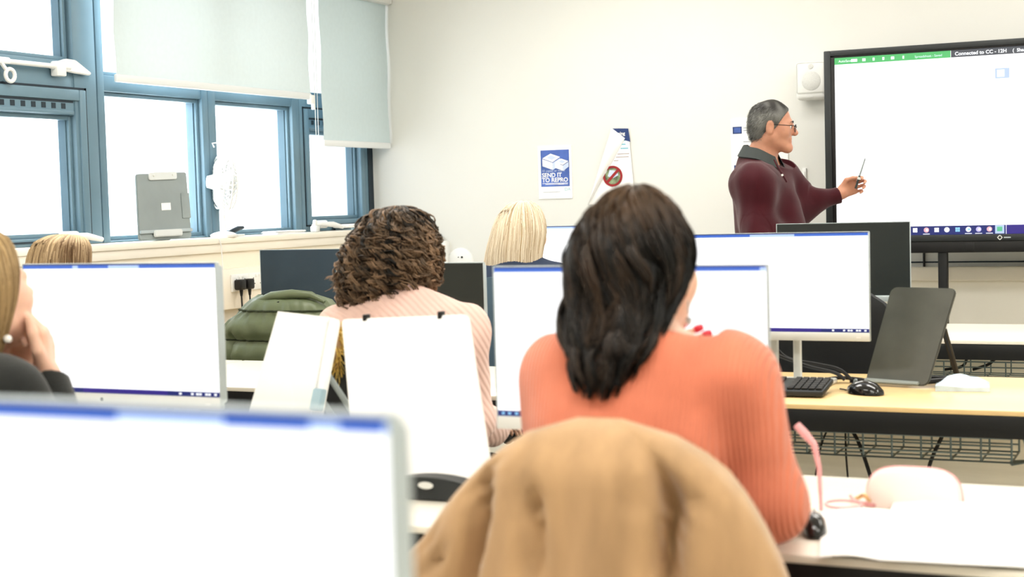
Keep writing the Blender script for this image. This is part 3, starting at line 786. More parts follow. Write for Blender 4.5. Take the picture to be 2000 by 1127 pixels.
ui('green_bar', sx0, gx, sz1-.033, sz1, M['green'])
ui('dark_bar', gx+.002, sx1, sz1-.033, sz1, M['uidark'])
text('bar_text', 'AutoSave', .017, M['icon'], scr, face_front(L(sx0)+.02, -.0095, sz1-.023))
text('bar_text', 'Connected to CC - 12H', .024, M['icon'], scr, face_front(L(gx)+.02, -.0095, sz1-.025), .0006)
text('bar_text', '(  Share', .022, M['icon'], scr, face_front(L(T(1978, 100).x), -.0095, sz1-.025), .0006)
text('bar_text', 'Spreadsheet - Saved', .016, M['bar'], scr, face_front(L(T(1787, 113).x), -.0095, sz1-.024))
ic = MB(); zc = sz1-.017
for px, w in ((1669, .030), (1688, .016), (1707, .010), (1726, .010), (1744, .016), (1765, .008)): 
    x = L(T(px, 117).x); ic.box(x-w/2, x+w/2, -.0100, -.0086, zc-.007, zc+.007, .0005)
ic.build('bar_icons', M['icon'], scr)
zb = sz0+.043; 
ui('taskbar', sx0, T(1965, 448).x, sz0, zb, M['navy']); ui('taskbar_end', T(1966, 448).x, sx1, sz0, zb, M['purple'])
for px, m in ((1788, 'icon'), (1810, 'iconr'), (1830, 'icon'), (1850, 'icon'), (1871, 'iconb'), (1892, 'icon'), (1912, 'iconl'), (1933, 'iconr'), (1953, 'green2')):
    x = L(T(px, 450).x); z = sz0+.024
    bb = MB()
    if px in (1788, 1830, 1871):
        for dx in (-1, 1):
            for dz in (-1, 1): bb.box(x+dx*.0055-.005, x+dx*.0055+.005, -.0115, -.0088, z+dz*.0055-.005, z+dz*.0055+.005)
    elif px == 1953:
        bb.box(x-.012, x+.012, -.0115, -.0088, z-.011, z+.011, .002)
    else: bb.lathe([(.0125, -.0112), (.0125, -.0088)], 20, (x, 0, z), 'y')
    o = bb.build('taskbar_icon', M[m], scr)
    if px in (1810, 1892, 1912, 1933):
        MB().lathe([(.0055, -.0125), (.0055, -.0108)], 16, (x+.003, 0, z), 'y').build('icon_centre', M['icon' if px != 1892 else 'iconb'], scr)
        MB().box(x-.016, x+.016, -.0112, -.0088, sz0+.003, sz0+.006).build('icon_underline', M['icon'], scr)
    if px == 1953:
        o2 = MB().box(x-.021, x+.021, -.0090, -.0086, sz0+.002, zb-.001).build('icon_highlight', M['thumb'], scr)
for (px0, px1, py) in ((1766, 1802, 233), (1766, 1863, 256), (1767, 1884, 281), (1767, 1915, 306), (1768, 1916, 332), (1769, 1927, 356), (1769, 2000, 383)):
    a = T(px0, py); c = T(px1, py); e = c.x+.3 if px1 == 2000 else c.x
    ui('highlight_bar', a.x, e, a.z-.0095, a.z+.0095, M['bar'])
a, c = T(1944, 134), T(1972, 152); ui('thumbnail', a.x, c.x, c.z, a.z, M['thumb']); ui('thumbnail_page', a.x+.008, c.x-.022, c.z+.006, a.z-.006, M['bar'], scr, .001)
x = L(T(1954, 466).x); z = tz0+.071
lg = MB()
for k in range(4):
    a0 = math.pi/2*k; p = [(x+.011*math.cos(a0), -.0215, z+.011*math.sin(a0)), (x+.011*math.cos(a0+math.pi/2), -.0215, z+.011*math.sin(a0+math.pi/2))]
    lg.tube(p, .0022, 6)
lg.build('logo', M['lsilver'], tv); MB().box(x+.018, x+.05, -.0215, -.0205, z-.003, z+.003, .001).build('logo_text', M['silver'], tv)
MB().box(L(T(1884, 487).x), L(T(1884, 487).x)+.05, -.014, -.010, tz0+.006, tz0+.05, .002).build('sensor', M['black'], tv)
for lx in (T(1841, 520).x, T(1841, 520).x+.62):
    MB().box(L(lx)-.022, L(lx)+.022, .0, .045, .06, tz0+.3, .004).build('stand_leg', M['blackm'], tv)
    MB().box(L(lx)-.028, L(lx)+.028, -.30, .25, 0.02, .06, .006).build('stand_foot', M['blackm'], tv)
MB().box(L(T(1841, 520).x), L(T(1841, 520).x)+.62, .015, .045, .34, .40, .004).build('stand_crossbar', M['blackm'], tv)
a, c = PY(1806, 490, YF-.004), PY(1805, 522, YF-.004)
o = MB().tube([(0, 0, .30), (0, 0, 0)], .006, 8).build('cable', M['black']); o.location = c; tag(o, 'short black cable hanging below the wall display', 'cable')
# speaker
a, c = PY(1557, 121, 7.72), PY(1610, 193, 7.72); cx, cz = (a.x+c.x)/2, (a.z+c.z)/2; hw, hh = (c.x-a.x)/2+.012, (a.z-c.z)/2
sp = thing('wall_speaker', 'white box speaker on the wall beside the display', 'speaker', (cx, 7.72, cz))
MB().box(-hw, hw, 0, .085, -hh, hh, .022, 4).build('cabinet', M['spk'], sp)
MB().box(-hw+.008, hw-.008, -.006, .01, -hh+.03, hh-.008, .012, 3).build('front_panel', M['spk'], sp)
MB().lathe([(.001, -.010), (.045, -.0095), (.050, -.006), (.050, .002)], 36, (.004, 0, -.004), 'y').build('woofer_grille', M['grille'], sp)
MB().lathe([(.001, -.010), (.013, -.009), (.014, .0)], 24, (.002, 0, .072), 'y').build('tweeter', M['grille'], sp)
MB().box(-.012, .012, -.0015, .0, -hh+.012, -hh+.018).build('badge', M['grille'], sp)
MB().box(-.02, .02, .085, YF-7.7205, -.03, .03, .004).build('wall_bracket', M['spk'], sp)

# ================================================================== POSTERS
def sheet_at(name, label, cat, px0, py0, px1, py1, Y=YF-.006):
    a, c = PY(px0, py0, Y), PY(px1, py1, Y); t = thing(name, label, cat, ((a.x+c.x)/2, Y, (a.z+c.z)/2)); w, h = (c.x-a.x)/2, (a.z-c.z)/2
    MB().box(-w, w, -.001, .0075, -h, h).build('sheet', M['paper'], t); return t, w, h
po, w, h = sheet_at('poster', 'blue printing poster in a white sleeve pinned on the front wall', 'poster', 1050, 287, 1118, 387)
gw = .088; z0, z1 = -.080, .128
MB().box(-gw+.002, gw+.002, -.0022, -.0012, z0, z1).build('blue_panel', M['poster'], po)
def carton(mb, x, z, s, wd=.055, ht=.035, yy=-.0034):
    mb.prism([(x-wd*s, z), (x, z-.020*s), (x, z-.020*s-ht*s), (x-wd*s, z-ht*s)], .0008, 0, Matrix.Translation((0, yy, 0)))
    mb.prism([(x-wd*s, z+.004), (x-.010*s, z+.026*s), (x+wd*.75*s, z+.008*s), (x, z-.017*s)], .0008, 0, Matrix.Translation((0, yy, 0)))
    return mb
ca = carton(MB(), -.012, .078, 1.15); ca = carton(ca, .052, .055, .85, yy=-.0050); ca.build('carton_faces', M['paper'], po)
cb = MB()
for x, z, s in ((-.012, .078, 1.15), (.052, .055, .85)):
    cb.prism([(x+.001, z-.021*s), (x+.042*s, z+.003*s), (x+.042*s, z-.030*s), (x+.001, z-.056*s)], .0008, 0, Matrix.Translation((0, -.0038 if s > 1 else -.0054, 0)))
    cb.prism([(x-.03*s, z+.006*s), (x-.008*s, z+.018*s), (x+.02*s, z+.006*s), (x-.003*s, z-.006*s)], .0006, 0, Matrix.Translation((0, -.0043 if s > 1 else -.0060, 0)))
cb.build('carton_shade', M['pboxs'], po)
text('poster_text', '10 copies or more?', .0185, M['pboxs'], po, face_front(-.080, -.0032, .004))
text('poster_text', 'SEND IT', .034, M['paper'], po, face_front(-.080, -.0032, -.026), .0008)
text('poster_text', 'TO REPRO', .034, M['paper'], po, face_front(-.080, -.0032, -.054), .0008)
ln = MB(); ln.box(-.078, .08, -.0028, -.0022, -.063, -.060); ln.box(-.06, .08, -.0028, -.0022, -.069, -.066); ln.box(.02, .055, -.0029, -.0022, -.070, -.065); ln.build('small_print', M['paper'], po)
MB().box(-.075, .03, -.0022, -.0012, -.1125, -.1105).build('footer_line', M['pgrey'], po)
text('logo', 'DA', .026, M['pteal'], po, face_front(.058, -.0015, -.106), -.0003)
pn = MB()
for z in (.136, -.136): pn.lathe([(.001, -.0035), (.0025, -.002), (.0025, .0)], 12, (0, 0, z), 'y')
pn.build('pin', M['lsilver'], po)
# notice with a peeled corner
Yn = YF-.008
nq = [PY(*p, Yn) for p in ((1196, 251), (1227, 251), (1241, 400), (1150, 400))]
cN = PY(1200, 330, Yn)
no = thing('notice', 'curled white notice with a red prohibition sign', 'poster', cN)
foldp = PY(1221, 270, Yn)
def flat(pts, y, name, m, d=.0008):
    return MB().prism([(p.x-cN.x, p.z-cN.z) for p in pts], d, 0, Matrix.Translation((0, y, 0))).build(name, m, no, smooth=False)
q = lambda x, y: PY(x, y, Yn)
flat([q(1221, 270), q(1227, 251), q(1241, 400), q(1150, 400)], 0, 'sheet', M['paper'])
flat([q(1196, 251), q(1227, 251), q(1231, 277), q(1217, 273)], -.001, 'blue_header', M['pdark'])
text('notice_text', 'ning', .026, M['paper'], no, face_front(q(1207, 268).x-cN.x, -.0024, q(1207, 264).z-cN.z), .0006)
cur = MB(); A, B_, Cc = q(1196, 251), q(1221, 270), q(1150, 400)
rows = []
for i in range(9):
    s = i/8; e0 = A.lerp(Cc, s); e1 = A.lerp(B_, min(1, s*4)) if s < .25 else B_.lerp(Cc, (s-.25)/.75)
    rows += [e0.lerp(e1, k/4)+V((0, -.002-.045*math.sin(math.pi*k/4*.5)*(1-k/4)-.012*(1-k/4), 0))-cN for k in range(5)]
cur.add(rows, [(i*5+k, i*5+k+1, i*5+k+6, i*5+k+5) for i in range(8) for k in range(4)]); cur.build('curled_flap', M['paper'], no)
ln = MB()
for (x0, x1, y) in ((1206, 1229, 301), (1203, 1228, 307), (1199, 1208, 314)):
    a, c = q(x0, y), q(x1, y); ln.box(a.x-cN.x, c.x-cN.x, -.0010, -.0002, a.z-cN.z-.002, a.z-cN.z+.002)
ln.build('small_print', M['ptaupe'], no)
l2 = MB()
for (x0, x1, y) in ((1214, 1222, 282), (1212, 1227, 290), (1219, 1221, 274)):
    a, c = q(x0, y), q(x1, y); l2.box(a.x-cN.x, c.x-cN.x, -.0010, -.0002, a.z-cN.z-.0035, a.z-cN.z+.0035)
l2.build('teal_print', M['pteal'], no)
sc_ = q(1197, 344)-cN; R_ = .058
MB().lathe([(R_-.006, -.0008), (R_-.006, 0)], 40, (sc_.x, -.0012, sc_.z), 'y').build('sign_picture', M['foodp'], no)
pl = MB(); pl.prism([(sc_.x-.03, sc_.z+.0), (sc_.x-.018, sc_.z+.034), (sc_.x+.026, sc_.z+.030), (sc_.x+.034, sc_.z+.004), (sc_.x, sc_.z-.012)], .0006, 0, Matrix.Translation((0, -.0028, 0))); pl.build('picture_highlight', M['pboxs'], no)
rg = MB(); n = 48; vs = []
for k in range(n):
    a = 2*math.pi*k/n
    for r in (R_, R_-.012): vs += [(sc_.x+r*math.cos(a), -.0050, sc_.z+r*math.sin(a)), (sc_.x+r*math.cos(a), -.0015, sc_.z+r*math.sin(a))]
rg.add(vs, [f for k in range(n) for f in ((4*k, 4*((k+1) % n), 4*((k+1) % n)+2, 4*k+2), (4*k, 4*k+1, 4*((k+1) % n)+1, 4*((k+1) % n)), (4*k+2, 4*((k+1) % n)+2, 4*((k+1) % n)+3, 4*k+3))])
d = .7071; hw = .0075; l_ = R_-.008
rg.prism([(sc_.x-d*l_-d*hw, sc_.z-d*l_+d*hw), (sc_.x+d*l_-d*hw, sc_.z+d*l_+d*hw), (sc_.x+d*l_+d*hw, sc_.z+d*l_-d*hw), (sc_.x-d*l_+d*hw, sc_.z-d*l_-d*hw)], .0015, 0, Matrix.Translation((0, -.0046, 0)))
rg.build('prohibition_ring', M['red'], no)
# instruction sheet behind the man
ns, w, h = sheet_at('instruction_sheet', 'white instruction sheet with small blue pictures behind the standing person', 'notice', 1427, 233, 1540, 348)
cS = V(ns.location)
for (x0, y0, x1, y1) in ((1431, 248, 1449, 261), (1434, 323, 1446, 336)):
    a, c = PY(x0, y0, YF-.006)-cS, PY(x1, y1, YF-.006)-cS
    MB().box(a.x, c.x, -.0022, -.001, c.z, a.z).build('picture', M['pdark'], ns); MB().box(a.x+.008, c.x-.006, -.0028, -.002, c.z+.006, a.z-.006).build('picture_window', M['poster'], ns)
for (x0, y0, x1, y1) in ((1467, 240, 1472, 270), (1453, 283, 1462, 300), (1502, 283, 1534, 294)):
    a, c = PY(x0, y0, YF-.006)-cS, PY(x1, y1, YF-.006)-cS; MB().box(a.x, c.x, -.0022, -.001, c.z, a.z).build('picture', M['collar'], ns)
ln = MB()
for (x0, x1, y) in ((1452, 1468, 255), (1452, 1466, 250), (1452, 1464, 277)):
    a, c = PY(x0, y, YF-.006)-cS, PY(x1, y, YF-.006)-cS; ln.box(a.x, c.x, -.0022, -.001, a.z-.002, a.z+.002)
ln.build('printed_line', M['pgrey'], ns)
for (nm, lab, x0, y0, x1, y1) in (('light_switch', 'upper white wall switch left of the display frame', 1543, 325, 1555, 340), ('wall_switch', 'tall narrow white wall switch beside the display frame', 1568, 328, 1576, 354)):
    a, c = PY(x0, y0, YF), PY(x1, y1, YF); t = thing(nm, lab, 'switch', ((a.x+c.x)/2, YF, (a.z+c.z)/2)); w, h = (c.x-a.x)/2, (a.z-c.z)/2
    MB().box(-w, w, -.012, 0, -h, h, .003).build('plate', M['white'], t); MB().box(-w*.4, w*.4, -.016, -.011, -h*.4, h*.4, .002).build('rocker', M['white'], t)

# ================================================================== WINDOW SILL THINGS
ZS = 1.160
def slab(pts, th, name, m, parent, org, bev=.004, off=0.0, rad=0.0):
    """thick panel on four corner points tl,tr,br,bl; thickness grows away from the viewer"""
    tl, tr, br, bl = [V(p)-V(org) for p in pts]; n = (tr-tl).cross(bl-tl).normalized()
    if n.dot(-V(org)+CAM) < 0: n = -n
    X = (tr-tl); Y = (bl-tl); b = bmesh.new()
    def at(u, v): return tl.lerp(tr, u).lerp(bl.lerp(br, u), v)
    r = rad/max(X.length, 1e-6); r2 = rad/max(Y.length, 1e-6)
    if rad:
        poly = []
        for cu, cv, a0 in ((r, r2, 180), (1-r, r2, 270), (1-r, 1-r2, 0), (r, 1-r2, 90)):
            for k in range(5): a = math.radians(a0+k*22.5); poly.append((cu+r*math.cos(a), cv+r2*math.sin(a)))
    else: poly = [(0, 0), (1, 0), (1, 1), (0, 1)]
    vs = [b.verts.new(at(u, v)+n*off) for u, v in poly]; f = b.faces.new(vs)
    e = bmesh.ops.extrude_face_region(b, geom=[f])
    for x in e['geom']:
        if isinstance(x, bmesh.types.BMVert): x.co -= n*th
    bmesh.ops.recalc_face_normals(b, faces=b.faces[:])
    if bev: bmesh.ops.bevel(b, geom=b.edges[:], offset=bev, segments=2, affect='EDGES')
    return MB().bm(b).build(name, m, parent, angle=35), n, at
# grey writing slope stored on the sill
org = PX(322, 472, -4.47); org.z = ZS
g = thing('writing_slope', 'grey plastic writing slope with a white top clip standing on the sill', 'writing slope', org)
cp = [PX(266, 340, -4.500), PX(364, 336, -4.500), PX(375, 469, -4.462), PX(273, 473, -4.462)]
cp[2].z = cp[3].z = ZS+.006
_, n, at = slab(cp, .012, 'board', M['slopeg'], g, org, .003, 0, .012)
q4 = lambda u0, v0, u1, v1: [at(u0, v0)+org, at(u1, v0)+org, at(u1, v1)+org, at(u0, v1)+org]
slab(q4(.22, -.012, .78, .105), .006, 'top_clip', M['clear'], g, org, .002, .007, .012)
rv = MB()
for u in (.31, .69): rv.lathe([(.006, 0), (.005, .004), (.001, .005)], 12, (0, 0, 0), 'z', Matrix.Translation(at(u, .035)+n*.007) @ n.to_track_quat('Z', 'Y').to_matrix().to_4x4())
rv.build('rivet', M['lsilver'], g)
slab(q4(.44, .455, .62, .565), .002, 'label', M['paper'], g, org, 0, .003)
slab(q4(.84, .32, 1.005, .70), .004, 'side_latch', M['slopeg'], g, org, .001, .004)
slab(q4(.0, .855, 1.0, .905), .008, 'ledge_bar', M['silver'], g, org, .002, .009)
slab(q4(.24, .86, .78, .965), .012, 'ledge_clip', M['clear'], g, org, .004, .016, .01)
MB().box(-.04, .04, -.06, .06, .0, .012, .004).build('foot', M['slopeg'], g, loc=(-.05, 0, 0))
# white desk fan seen from the side
fy = 6.19; fx = -4.485
fan = thing('desk_fan', 'white desk fan standing on the sill in front of the mullion', 'fan', (fx, fy, ZS))
MB().lathe([(.065, 0), (.068, .012), (.05, .022), (.016, .03), (.013, .09)], 28).build('base', M['white'], fan)
MB().tube([(0, 0, .08), (0, .0, .17), (-.005, -.005, .24)], .011, 12).build('pole', M['white'], fan)
fm = Matrix.Translation((.0, .02, .275)) @ Matrix.Rotation(math.radians(-4), 4, 'X') @ Matrix.Rotation(math.radians(-40), 4, 'Z')
cg = MB(); Rf = .165
for k in range(40):
    a = 2*math.pi*k/40; c_, s_ = math.cos(a), math.sin(a)
    cg.tube([fm @ V((c_*.03, .052, s_*.03)), fm @ V((c_*.10, .047, s_*.10)), fm @ V((c_*Rf, .004, s_*Rf)), fm @ V((c_*.10, -.040, s_*.10)), fm @ V((c_*.03, -.045, s_*.03))], .0030, 5)
for r, y in ((Rf, .004), (Rf*.8, .036), (Rf*.8, -.03)): cg.tube([fm @ V((r*math.cos(a), y, r*math.sin(a))) for a in np.linspace(0, 6.2832, 41)], .0045, 6, False)
cg.build('cage', M['white'], fan)
MB().lathe([(.001, -.09), (.03, -.085), (.04, -.05), (.04, .0), (.03, .05), (.001, .055)], 20, (0, 0, 0), 'y', fm).build('motor', M['white'], fan)
for k in range(3):
    bl = MB(); a = k*2.094
    pts = [(math.cos(a+t)*r, .012*math.sin(t*4), math.sin(a+t)*r) for r, t in ((.03, -.2), (.09, -.5), (.14, -.35), (.14, .35), (.09, .45), (.03, .3))]
    bl.add([fm @ V(p) for p in pts], [(0, 1, 2, 3, 4, 5)]); bl.build('blade', M['white'], fan)
MB().tube([fm @ V((0, -.05, Rf+.01)), fm @ V((0, -.06, Rf+.03)), fm @ V((0, -.03, Rf+.035))], .004, 6).build('carry_hook', M['white'], fan)
# stapler
p = PX(453, 452, -4.475); st = thing('stapler', 'dark stapler lying open on the sill beside the fan', 'stapler', (p.x, p.y+.03, ZS), math.radians(8))
MB().box(-.018, .018, -.07, .07, .0, .010, .003).build('base', M['lsilver'], st)
MB().tube([(0, -.075, .018), (0, -.04, .026), (0, .03, .040), (0, .085, .043)], [.009, .013, .013, .008], 10).build('arm', M['framed'], st)
MB().box(-.009, .009, -.075, -.045, .006, .022, .003).build('hinge', M['dark'], st)
# papers on the sill
def paper_stack(label, px, py, w, d, n, rz, x=-4.49, nm='paper_stack', m='paper'):
    p = PX(px, py, x); t = MB()
    for i in range(n): t.box(-w/2+.004*math.sin(i*3), w/2+.004*math.sin(i*3), -d/2, d/2, i*.004, i*.004+.0035, 0, 1, Matrix.Rotation(.05*math.sin(i*2.1), 4, 'Z'))
    o = t.build(nm, M[m]); o.location = (p.x, p.y, ZS); o.rotation_euler = (0, 0, rz); return tag(o, label, 'papers')
paper_stack('loose white papers on the sill between stapler and window handle', 555, 455, .09, .30, 4, .05, -4.50)
t = thing('folder', 'white folder with a blue grey underside at the far end of the sill', 'folder', (-4.505, 7.56, ZS), .0)
MB().box(-.05, .06, -.19, .17, .0, .010, .003).build('back_cover', M['bclip'], t); MB().box(-.05, .06, -.22, .14, .0135, .034, .006).build('pages', M['paper'], t); MB().box(-.05, .055, -.19, .12, .010, .0135).build('spine', M['frame'], t)
t = thing('tape_holder', 'small white holder on the sill under the far window handle', 'holder', (-4.475, 7.03, ZS), .3)
MB().box(-.02, .02, -.035, .035, 0, .035, .008).build('body', M['clear'], t); MB().lathe([(.022, -.008), (.024, 0), (.022, .008)], 20, (0, .0, .045), 'x').build('roll', M['white'], t)

# sockets on the left wall trunking
xs = XS+.045
for lab, y, plugs in (('left white double socket with two black plugs', PX(467, 552, xs).y, True), ('right white double socket without plugs on the window wall', PX(500, 548, xs).y, False)):
    s = thing('wall_socket', lab, 'socket', (xs, y, PX(467, 552, xs).z), 0)
    MB().box(0, .010, -.073, .073, -.043, .043, .003).build('plate', M['white'], s)
    sl = MB()
    for dy in (-.036, .036):
        sl.box(.009, .0106, dy-.003, dy+.003, .010, .020)
        for e in (-.011, .011): sl.box(.009, .0106, dy+e-.004, dy+e+.004, -.014, -.009)
    sl.build('pin_holes', M['dark'], s)
    sw = MB()
    for dy in (-.015, .015): sw.box(.0095, .014, dy-.006, dy+.006, .022, .036, .002)
    sw.build('switch', M['white'], s)
    if plugs:
        for i, dy in enumerate((-.036, .036)):
            pl = thing('plug', ('left' if i == 0 else 'right')+' one of the two black plugs in the window wall socket', 'plug', (xs+.012, y+dy, PX(467, 556, xs).z), 0, 'black plugs')
            MB().box(0, .042, -.026, .026, -.024, .028, .009, 3).build('plug_body', M['black'], pl)
            MB().tube([(.025, 0, -.02), (.025, 0, -.055)], [.010, .006], 10).build('cable_grip', M['black'], pl)
            MB().tube([(.025, 0, -.05), (.03, -.005, -.11), (.03, -.03-.01*i, -.19), (.03, -.07-.02*i, -.27), (.03, -.10-.02*i, -.34), (.03, -.12, -.46), (.03, -.10, -.6), (.03, -.05, -.85)], .0042, 8).build('cord', M['black'], pl)
# sill cord and front wall fittings
p = PX(428, 470, -4.42); o = MB().tube([(0, 0, 0), (.003, .012, -.04), (.002, .018, -.16), (.0, .012, -.32)], .0032, 6).build('cord', M['white']); o.location = (p.x, p.y, 1.158); tag(o, 'thin white cord hanging over the sill edge', 'cord')
p = PY(900, 512, YF-.001); t = thing('round_wall_socket', 'round white wall fitting with two dark holes above the dark monitor', 'socket', (p.x, YF, p.z))
MB().lathe([(.001, -.020), (.075, -.018), (.082, -.012), (.085, 0)], 36, (0, 0, 0), 'y').build('plate', M['white'], t)
MB().lathe([(.006, -.0215), (.006, -.018)], 12, (.018, 0, .03), 'y').build('hole', M['dark'], t); MB().lathe([(.003, -.0215), (.003, -.018)], 12, (-.006, 0, .03), 'y').build('hole', M['dark'], t)
a, c = PY(852, 471, YF-.05), PY(872, 545, YF-.05); t = thing('cable_box', 'small white box fixed low on the front wall by the curly hair', 'box', ((a.x+c.x)/2, YF, c.z))
MB().box(-.05, .03, -.05, .003, 0, a.z-c.z, .004).build('box_body', M['white'], t); MB().box(-.045, -.005, -.045, -.01, a.z-c.z, a.z-c.z+.03, .006).build('knob', M['collar'], t)

# ================================================================== DESK THINGS
def key_grid(cols, rows, w, d, x0, y0, z, tilt): 
    m = MB()
    for r in range(rows):
        n = cols if r < rows-1 else cols-5
        for c in range(cols):
            if r == rows-1 and 3 <= c <= 7:
                if c == 3: m.box(x0+3*w, x0+8*w-.003, y0+r*-d, y0-r*d+d-.003, z, z+.006, .0012, 1)
                continue
            if c in (15,) : continue
            m.box(x0+c*w+(.006 if c > 15 else 0), x0+c*w+w-.003+(.006 if c > 15 else 0), y0-r*d, y0-r*d+d-.003, z, z+.006, .0012, 1)
    return m
kb = thing('keyboard', 'black keyboard on the beech desk in front of the monitor', 'keyboard', (-1.200, 4.215, .7205), math.radians(1.5))
tl = Matrix.Rotation(math.radians(7), 4, 'X')
MB().box(-.225, .225, -.078, .078, .004, .020, .004, 2, tl).build('case', M['dark'], kb).location.z = .009
k = key_grid(21, 6, .0205, .0225, -.214, .048, .0, 0)
k.v = [tuple(tl @ V((x, y, z+.020))) for x, y, z in k.v]; k.build('keys', M['black'], kb).location.z = .009
MB().box(-.2, -.17, .05, .07, 0, .02, .002).box(.17, .2, .05, .07, 0, .02, .002).build('feet', M['black'], kb)
def mouse(label, loc, rz):
    t = thing('computer_mouse', label, 'mouse', loc, rz, None)
    prof = [(-.058, .004), (-.055, .02), (-.03, .035), (.0, .039), (.03, .033), (.052, .018), (.058, .004)]
    m = MB(); vs = []; n = 11
    for y, h in prof:
        w = .031*math.sqrt(max(.06, 1-(y/.060)**2))*1.02+.004
        for k in range(n):
            a = math.pi*k/(n-1); vs.append((w*math.cos(a), -y, .002+h*math.sin(a)**.8))
    fs = [(i*n+k, i*n+k+1, (i+1)*n+k+1, (i+1)*n+k) for i in range(len(prof)-1) for k in range(n-1)]
    fs += [tuple(range(n)), tuple(range((len(prof)-1)*n, len(prof)*n))[::-1]] + [((i+1)*n, (i+1)*n+n-1, i*n+n-1, i*n) for i in range(len(prof)-1)]
    m.add(vs, fs); o = m.build('mouse_shell', MAT_MOUSE, t, angle=60)
    MB().lathe([(.007, -.003), (.008, 0), (.007, .003)], 14, (0, .034, .034), 'x').build('scroll_wheel', M['slopeg'], t)
    MB().box(-.0006, .0006, .0, .056, .028, .0395).build('button_split', M['black'], t)
    return t
MAT_MOUSE = mat('glossy_black', (.010, .010, .011), .12, coat=.6)
p = PZ(1690, 770, .72); m1 = mouse('shiny black mouse on the beech desk beside the keyboard', (p.x, p.y, .7205), math.radians(62))
MB().tube([(0, .056, .010), (.006, .07, .004), (.016, .09, .004), (.02, .11, .004)], .0022, 6).build('cord', M['black'], m1)
p = PZ(1591, 1044, .72); m2 = mouse('black mouse on the near right desk beside the papers', (p.x, p.y, .7205), math.radians(14)); m2.scale = (.62, .75, .95)

def slope(label, cp, m, th=.014, rad=.018):
    org = (V(cp[2])+V(cp[3]))/2; org.z = .7205
    t = thing('writing_slope', label, 'writing slope', org)
    _, n, at = slab(cp, th, 'board', m, t, org, .003, 0, rad)
    return t, n, at, org
# charcoal slope on the beech desk
bl, br = PZ(1689, 747, .728), PZ(1812, 754, .728)
cp = [PY(1741, 560, br.y+.115), PY(1869, 563, br.y+.09), br, bl]
sg, n, at, org = slope('charcoal writing slope propped on the beech desk', cp, M['sloped'], .012)
P_ = lambda u, v: at(u, v)-n*.012
sb = MB(); a = at(.97, .42)-n*.014; bk = PZ(1872, 745, .7225)-org; 
sb.tube([a, bk+V((0, 0, .004))], .009, 8); sb.tube([at(.6, .42)-n*.014, bk+V((-.16, .0, .004))], .009, 8); sb.tube([bk+V((0, 0, .008)), bk+V((-.16, 0, .008))], .008, 8)
sb.tube([bk+V((0, 0, .008)), P_(.95, .97)+V((0, .01, .004))], .008, 8); sb.build('prop_stand', M['black'], sg)
slab([at(.0, .955)+org, at(.86, .965)+org, at(.86, 1.0)+org, at(.0, 1.0)+org], .012, 'page_ledge', M['slopeg'], sg, org, .002, .010)
# white slope seen from behind with two clips
bl, br = PZ(694, 948, .745), PZ(962, 934, .745)
cp = [PY(666, 622, br.y+.13), PY(914, 612, br.y+.13), br, bl]
sw, n, at, org = slope('broad white writing slope with two small black clips on its top edge', cp, M['slopew'], .010, .012)
for u in (.20, .79):
    MB().box(-.005, .005, -.010, .010, -.016, .010, .002).build('clip', M['black'], sw, loc=at(u, .0)-n*.005)
MB().box(-.14, .13, .0, .17, .0, .022, .008).build('base', M['dark'], sw, loc=(0, .01, .0))
MB().tube([(-.06, .14, .02), at(.3, .45)-n*.013], .008, 8).tube([(.06, .14, .02), at(.7, .45)-n*.013], .008, 8).build('prop_stand', M['dark'], sw)
fl = PZ(838, 957, .74)-org
bs = MB(); nseg = 16; vs = []
for k in range(nseg+1):
    u = -1+2*k/nseg; x = fl.x+.115*u; hh = .040*(1-u*u)**.5+.004; y = fl.y-.012*(1-u*u)
    vs += [(x, y, .002), (x, y+.004, .002+hh), (x, y+.05, .002+hh), (x, y+.05, .002)]
bs.add(vs, [f for k in range(nseg) for f in ((4*k, 4*k+4, 4*k+5, 4*k+1), (4*k+1, 4*k+5, 4*k+6, 4*k+2), (4*k+2, 4*k+6, 4*k+7, 4*k+3), (4*k, 4*k+3, 4*k+7, 4*k+4))]+[(0, 1, 2, 3), (4*nseg, 4*nseg+3, 4*nseg+2, 4*nseg+1)])
bs.build('front_foot', M['dark'], sw)
MB().lathe([(.017, -.002), (.016, 0), (.001, .001)], 24, (0, 0, 0), 'y', Matrix.Translation((fl.x, fl.y-.012, .031)) @ Matrix.Diagonal((1, 1, .42, 1))).build('oval_badge', M['lsilver'], sw)
# tilted white slope with a pad, left
bl, br = PZ(470, 872, .73), PZ(590, 880, .73)
dirv = V((.06, .10, 0))
cp = [PY(546, 609, br.y+.10), PY(660, 622, br.y+.08), br, bl]
cp[2] = PZ(612, 880, .73)
sl_, n, at, org = slope('tilted white writing slope with a paper pad and blue clip', cp, M['slopew'], .016, .010)
slab([at(.0, .0)+org, at(.86, .0)+org, at(.90, .99)+org, at(.0, .99)+org], .006, 'paper_pad', M['paper'], sl_, org, .001, .008)
slab([at(.88, .54)+org, at(1.03, .54)+org, at(1.03, .70)+org, at(.88, .70)+org], .02, 'side_clip', M['bclip'], sl_, org, .003, .016, .006)
MB().tube([at(.5, .4)-n*.018, V((.10, .17, .008))], .008, 8).tube([at(.9, .4)-n*.018, V((.16, .17, .008))], .008, 8).build('prop_stand', M['slopeg'], sl_)
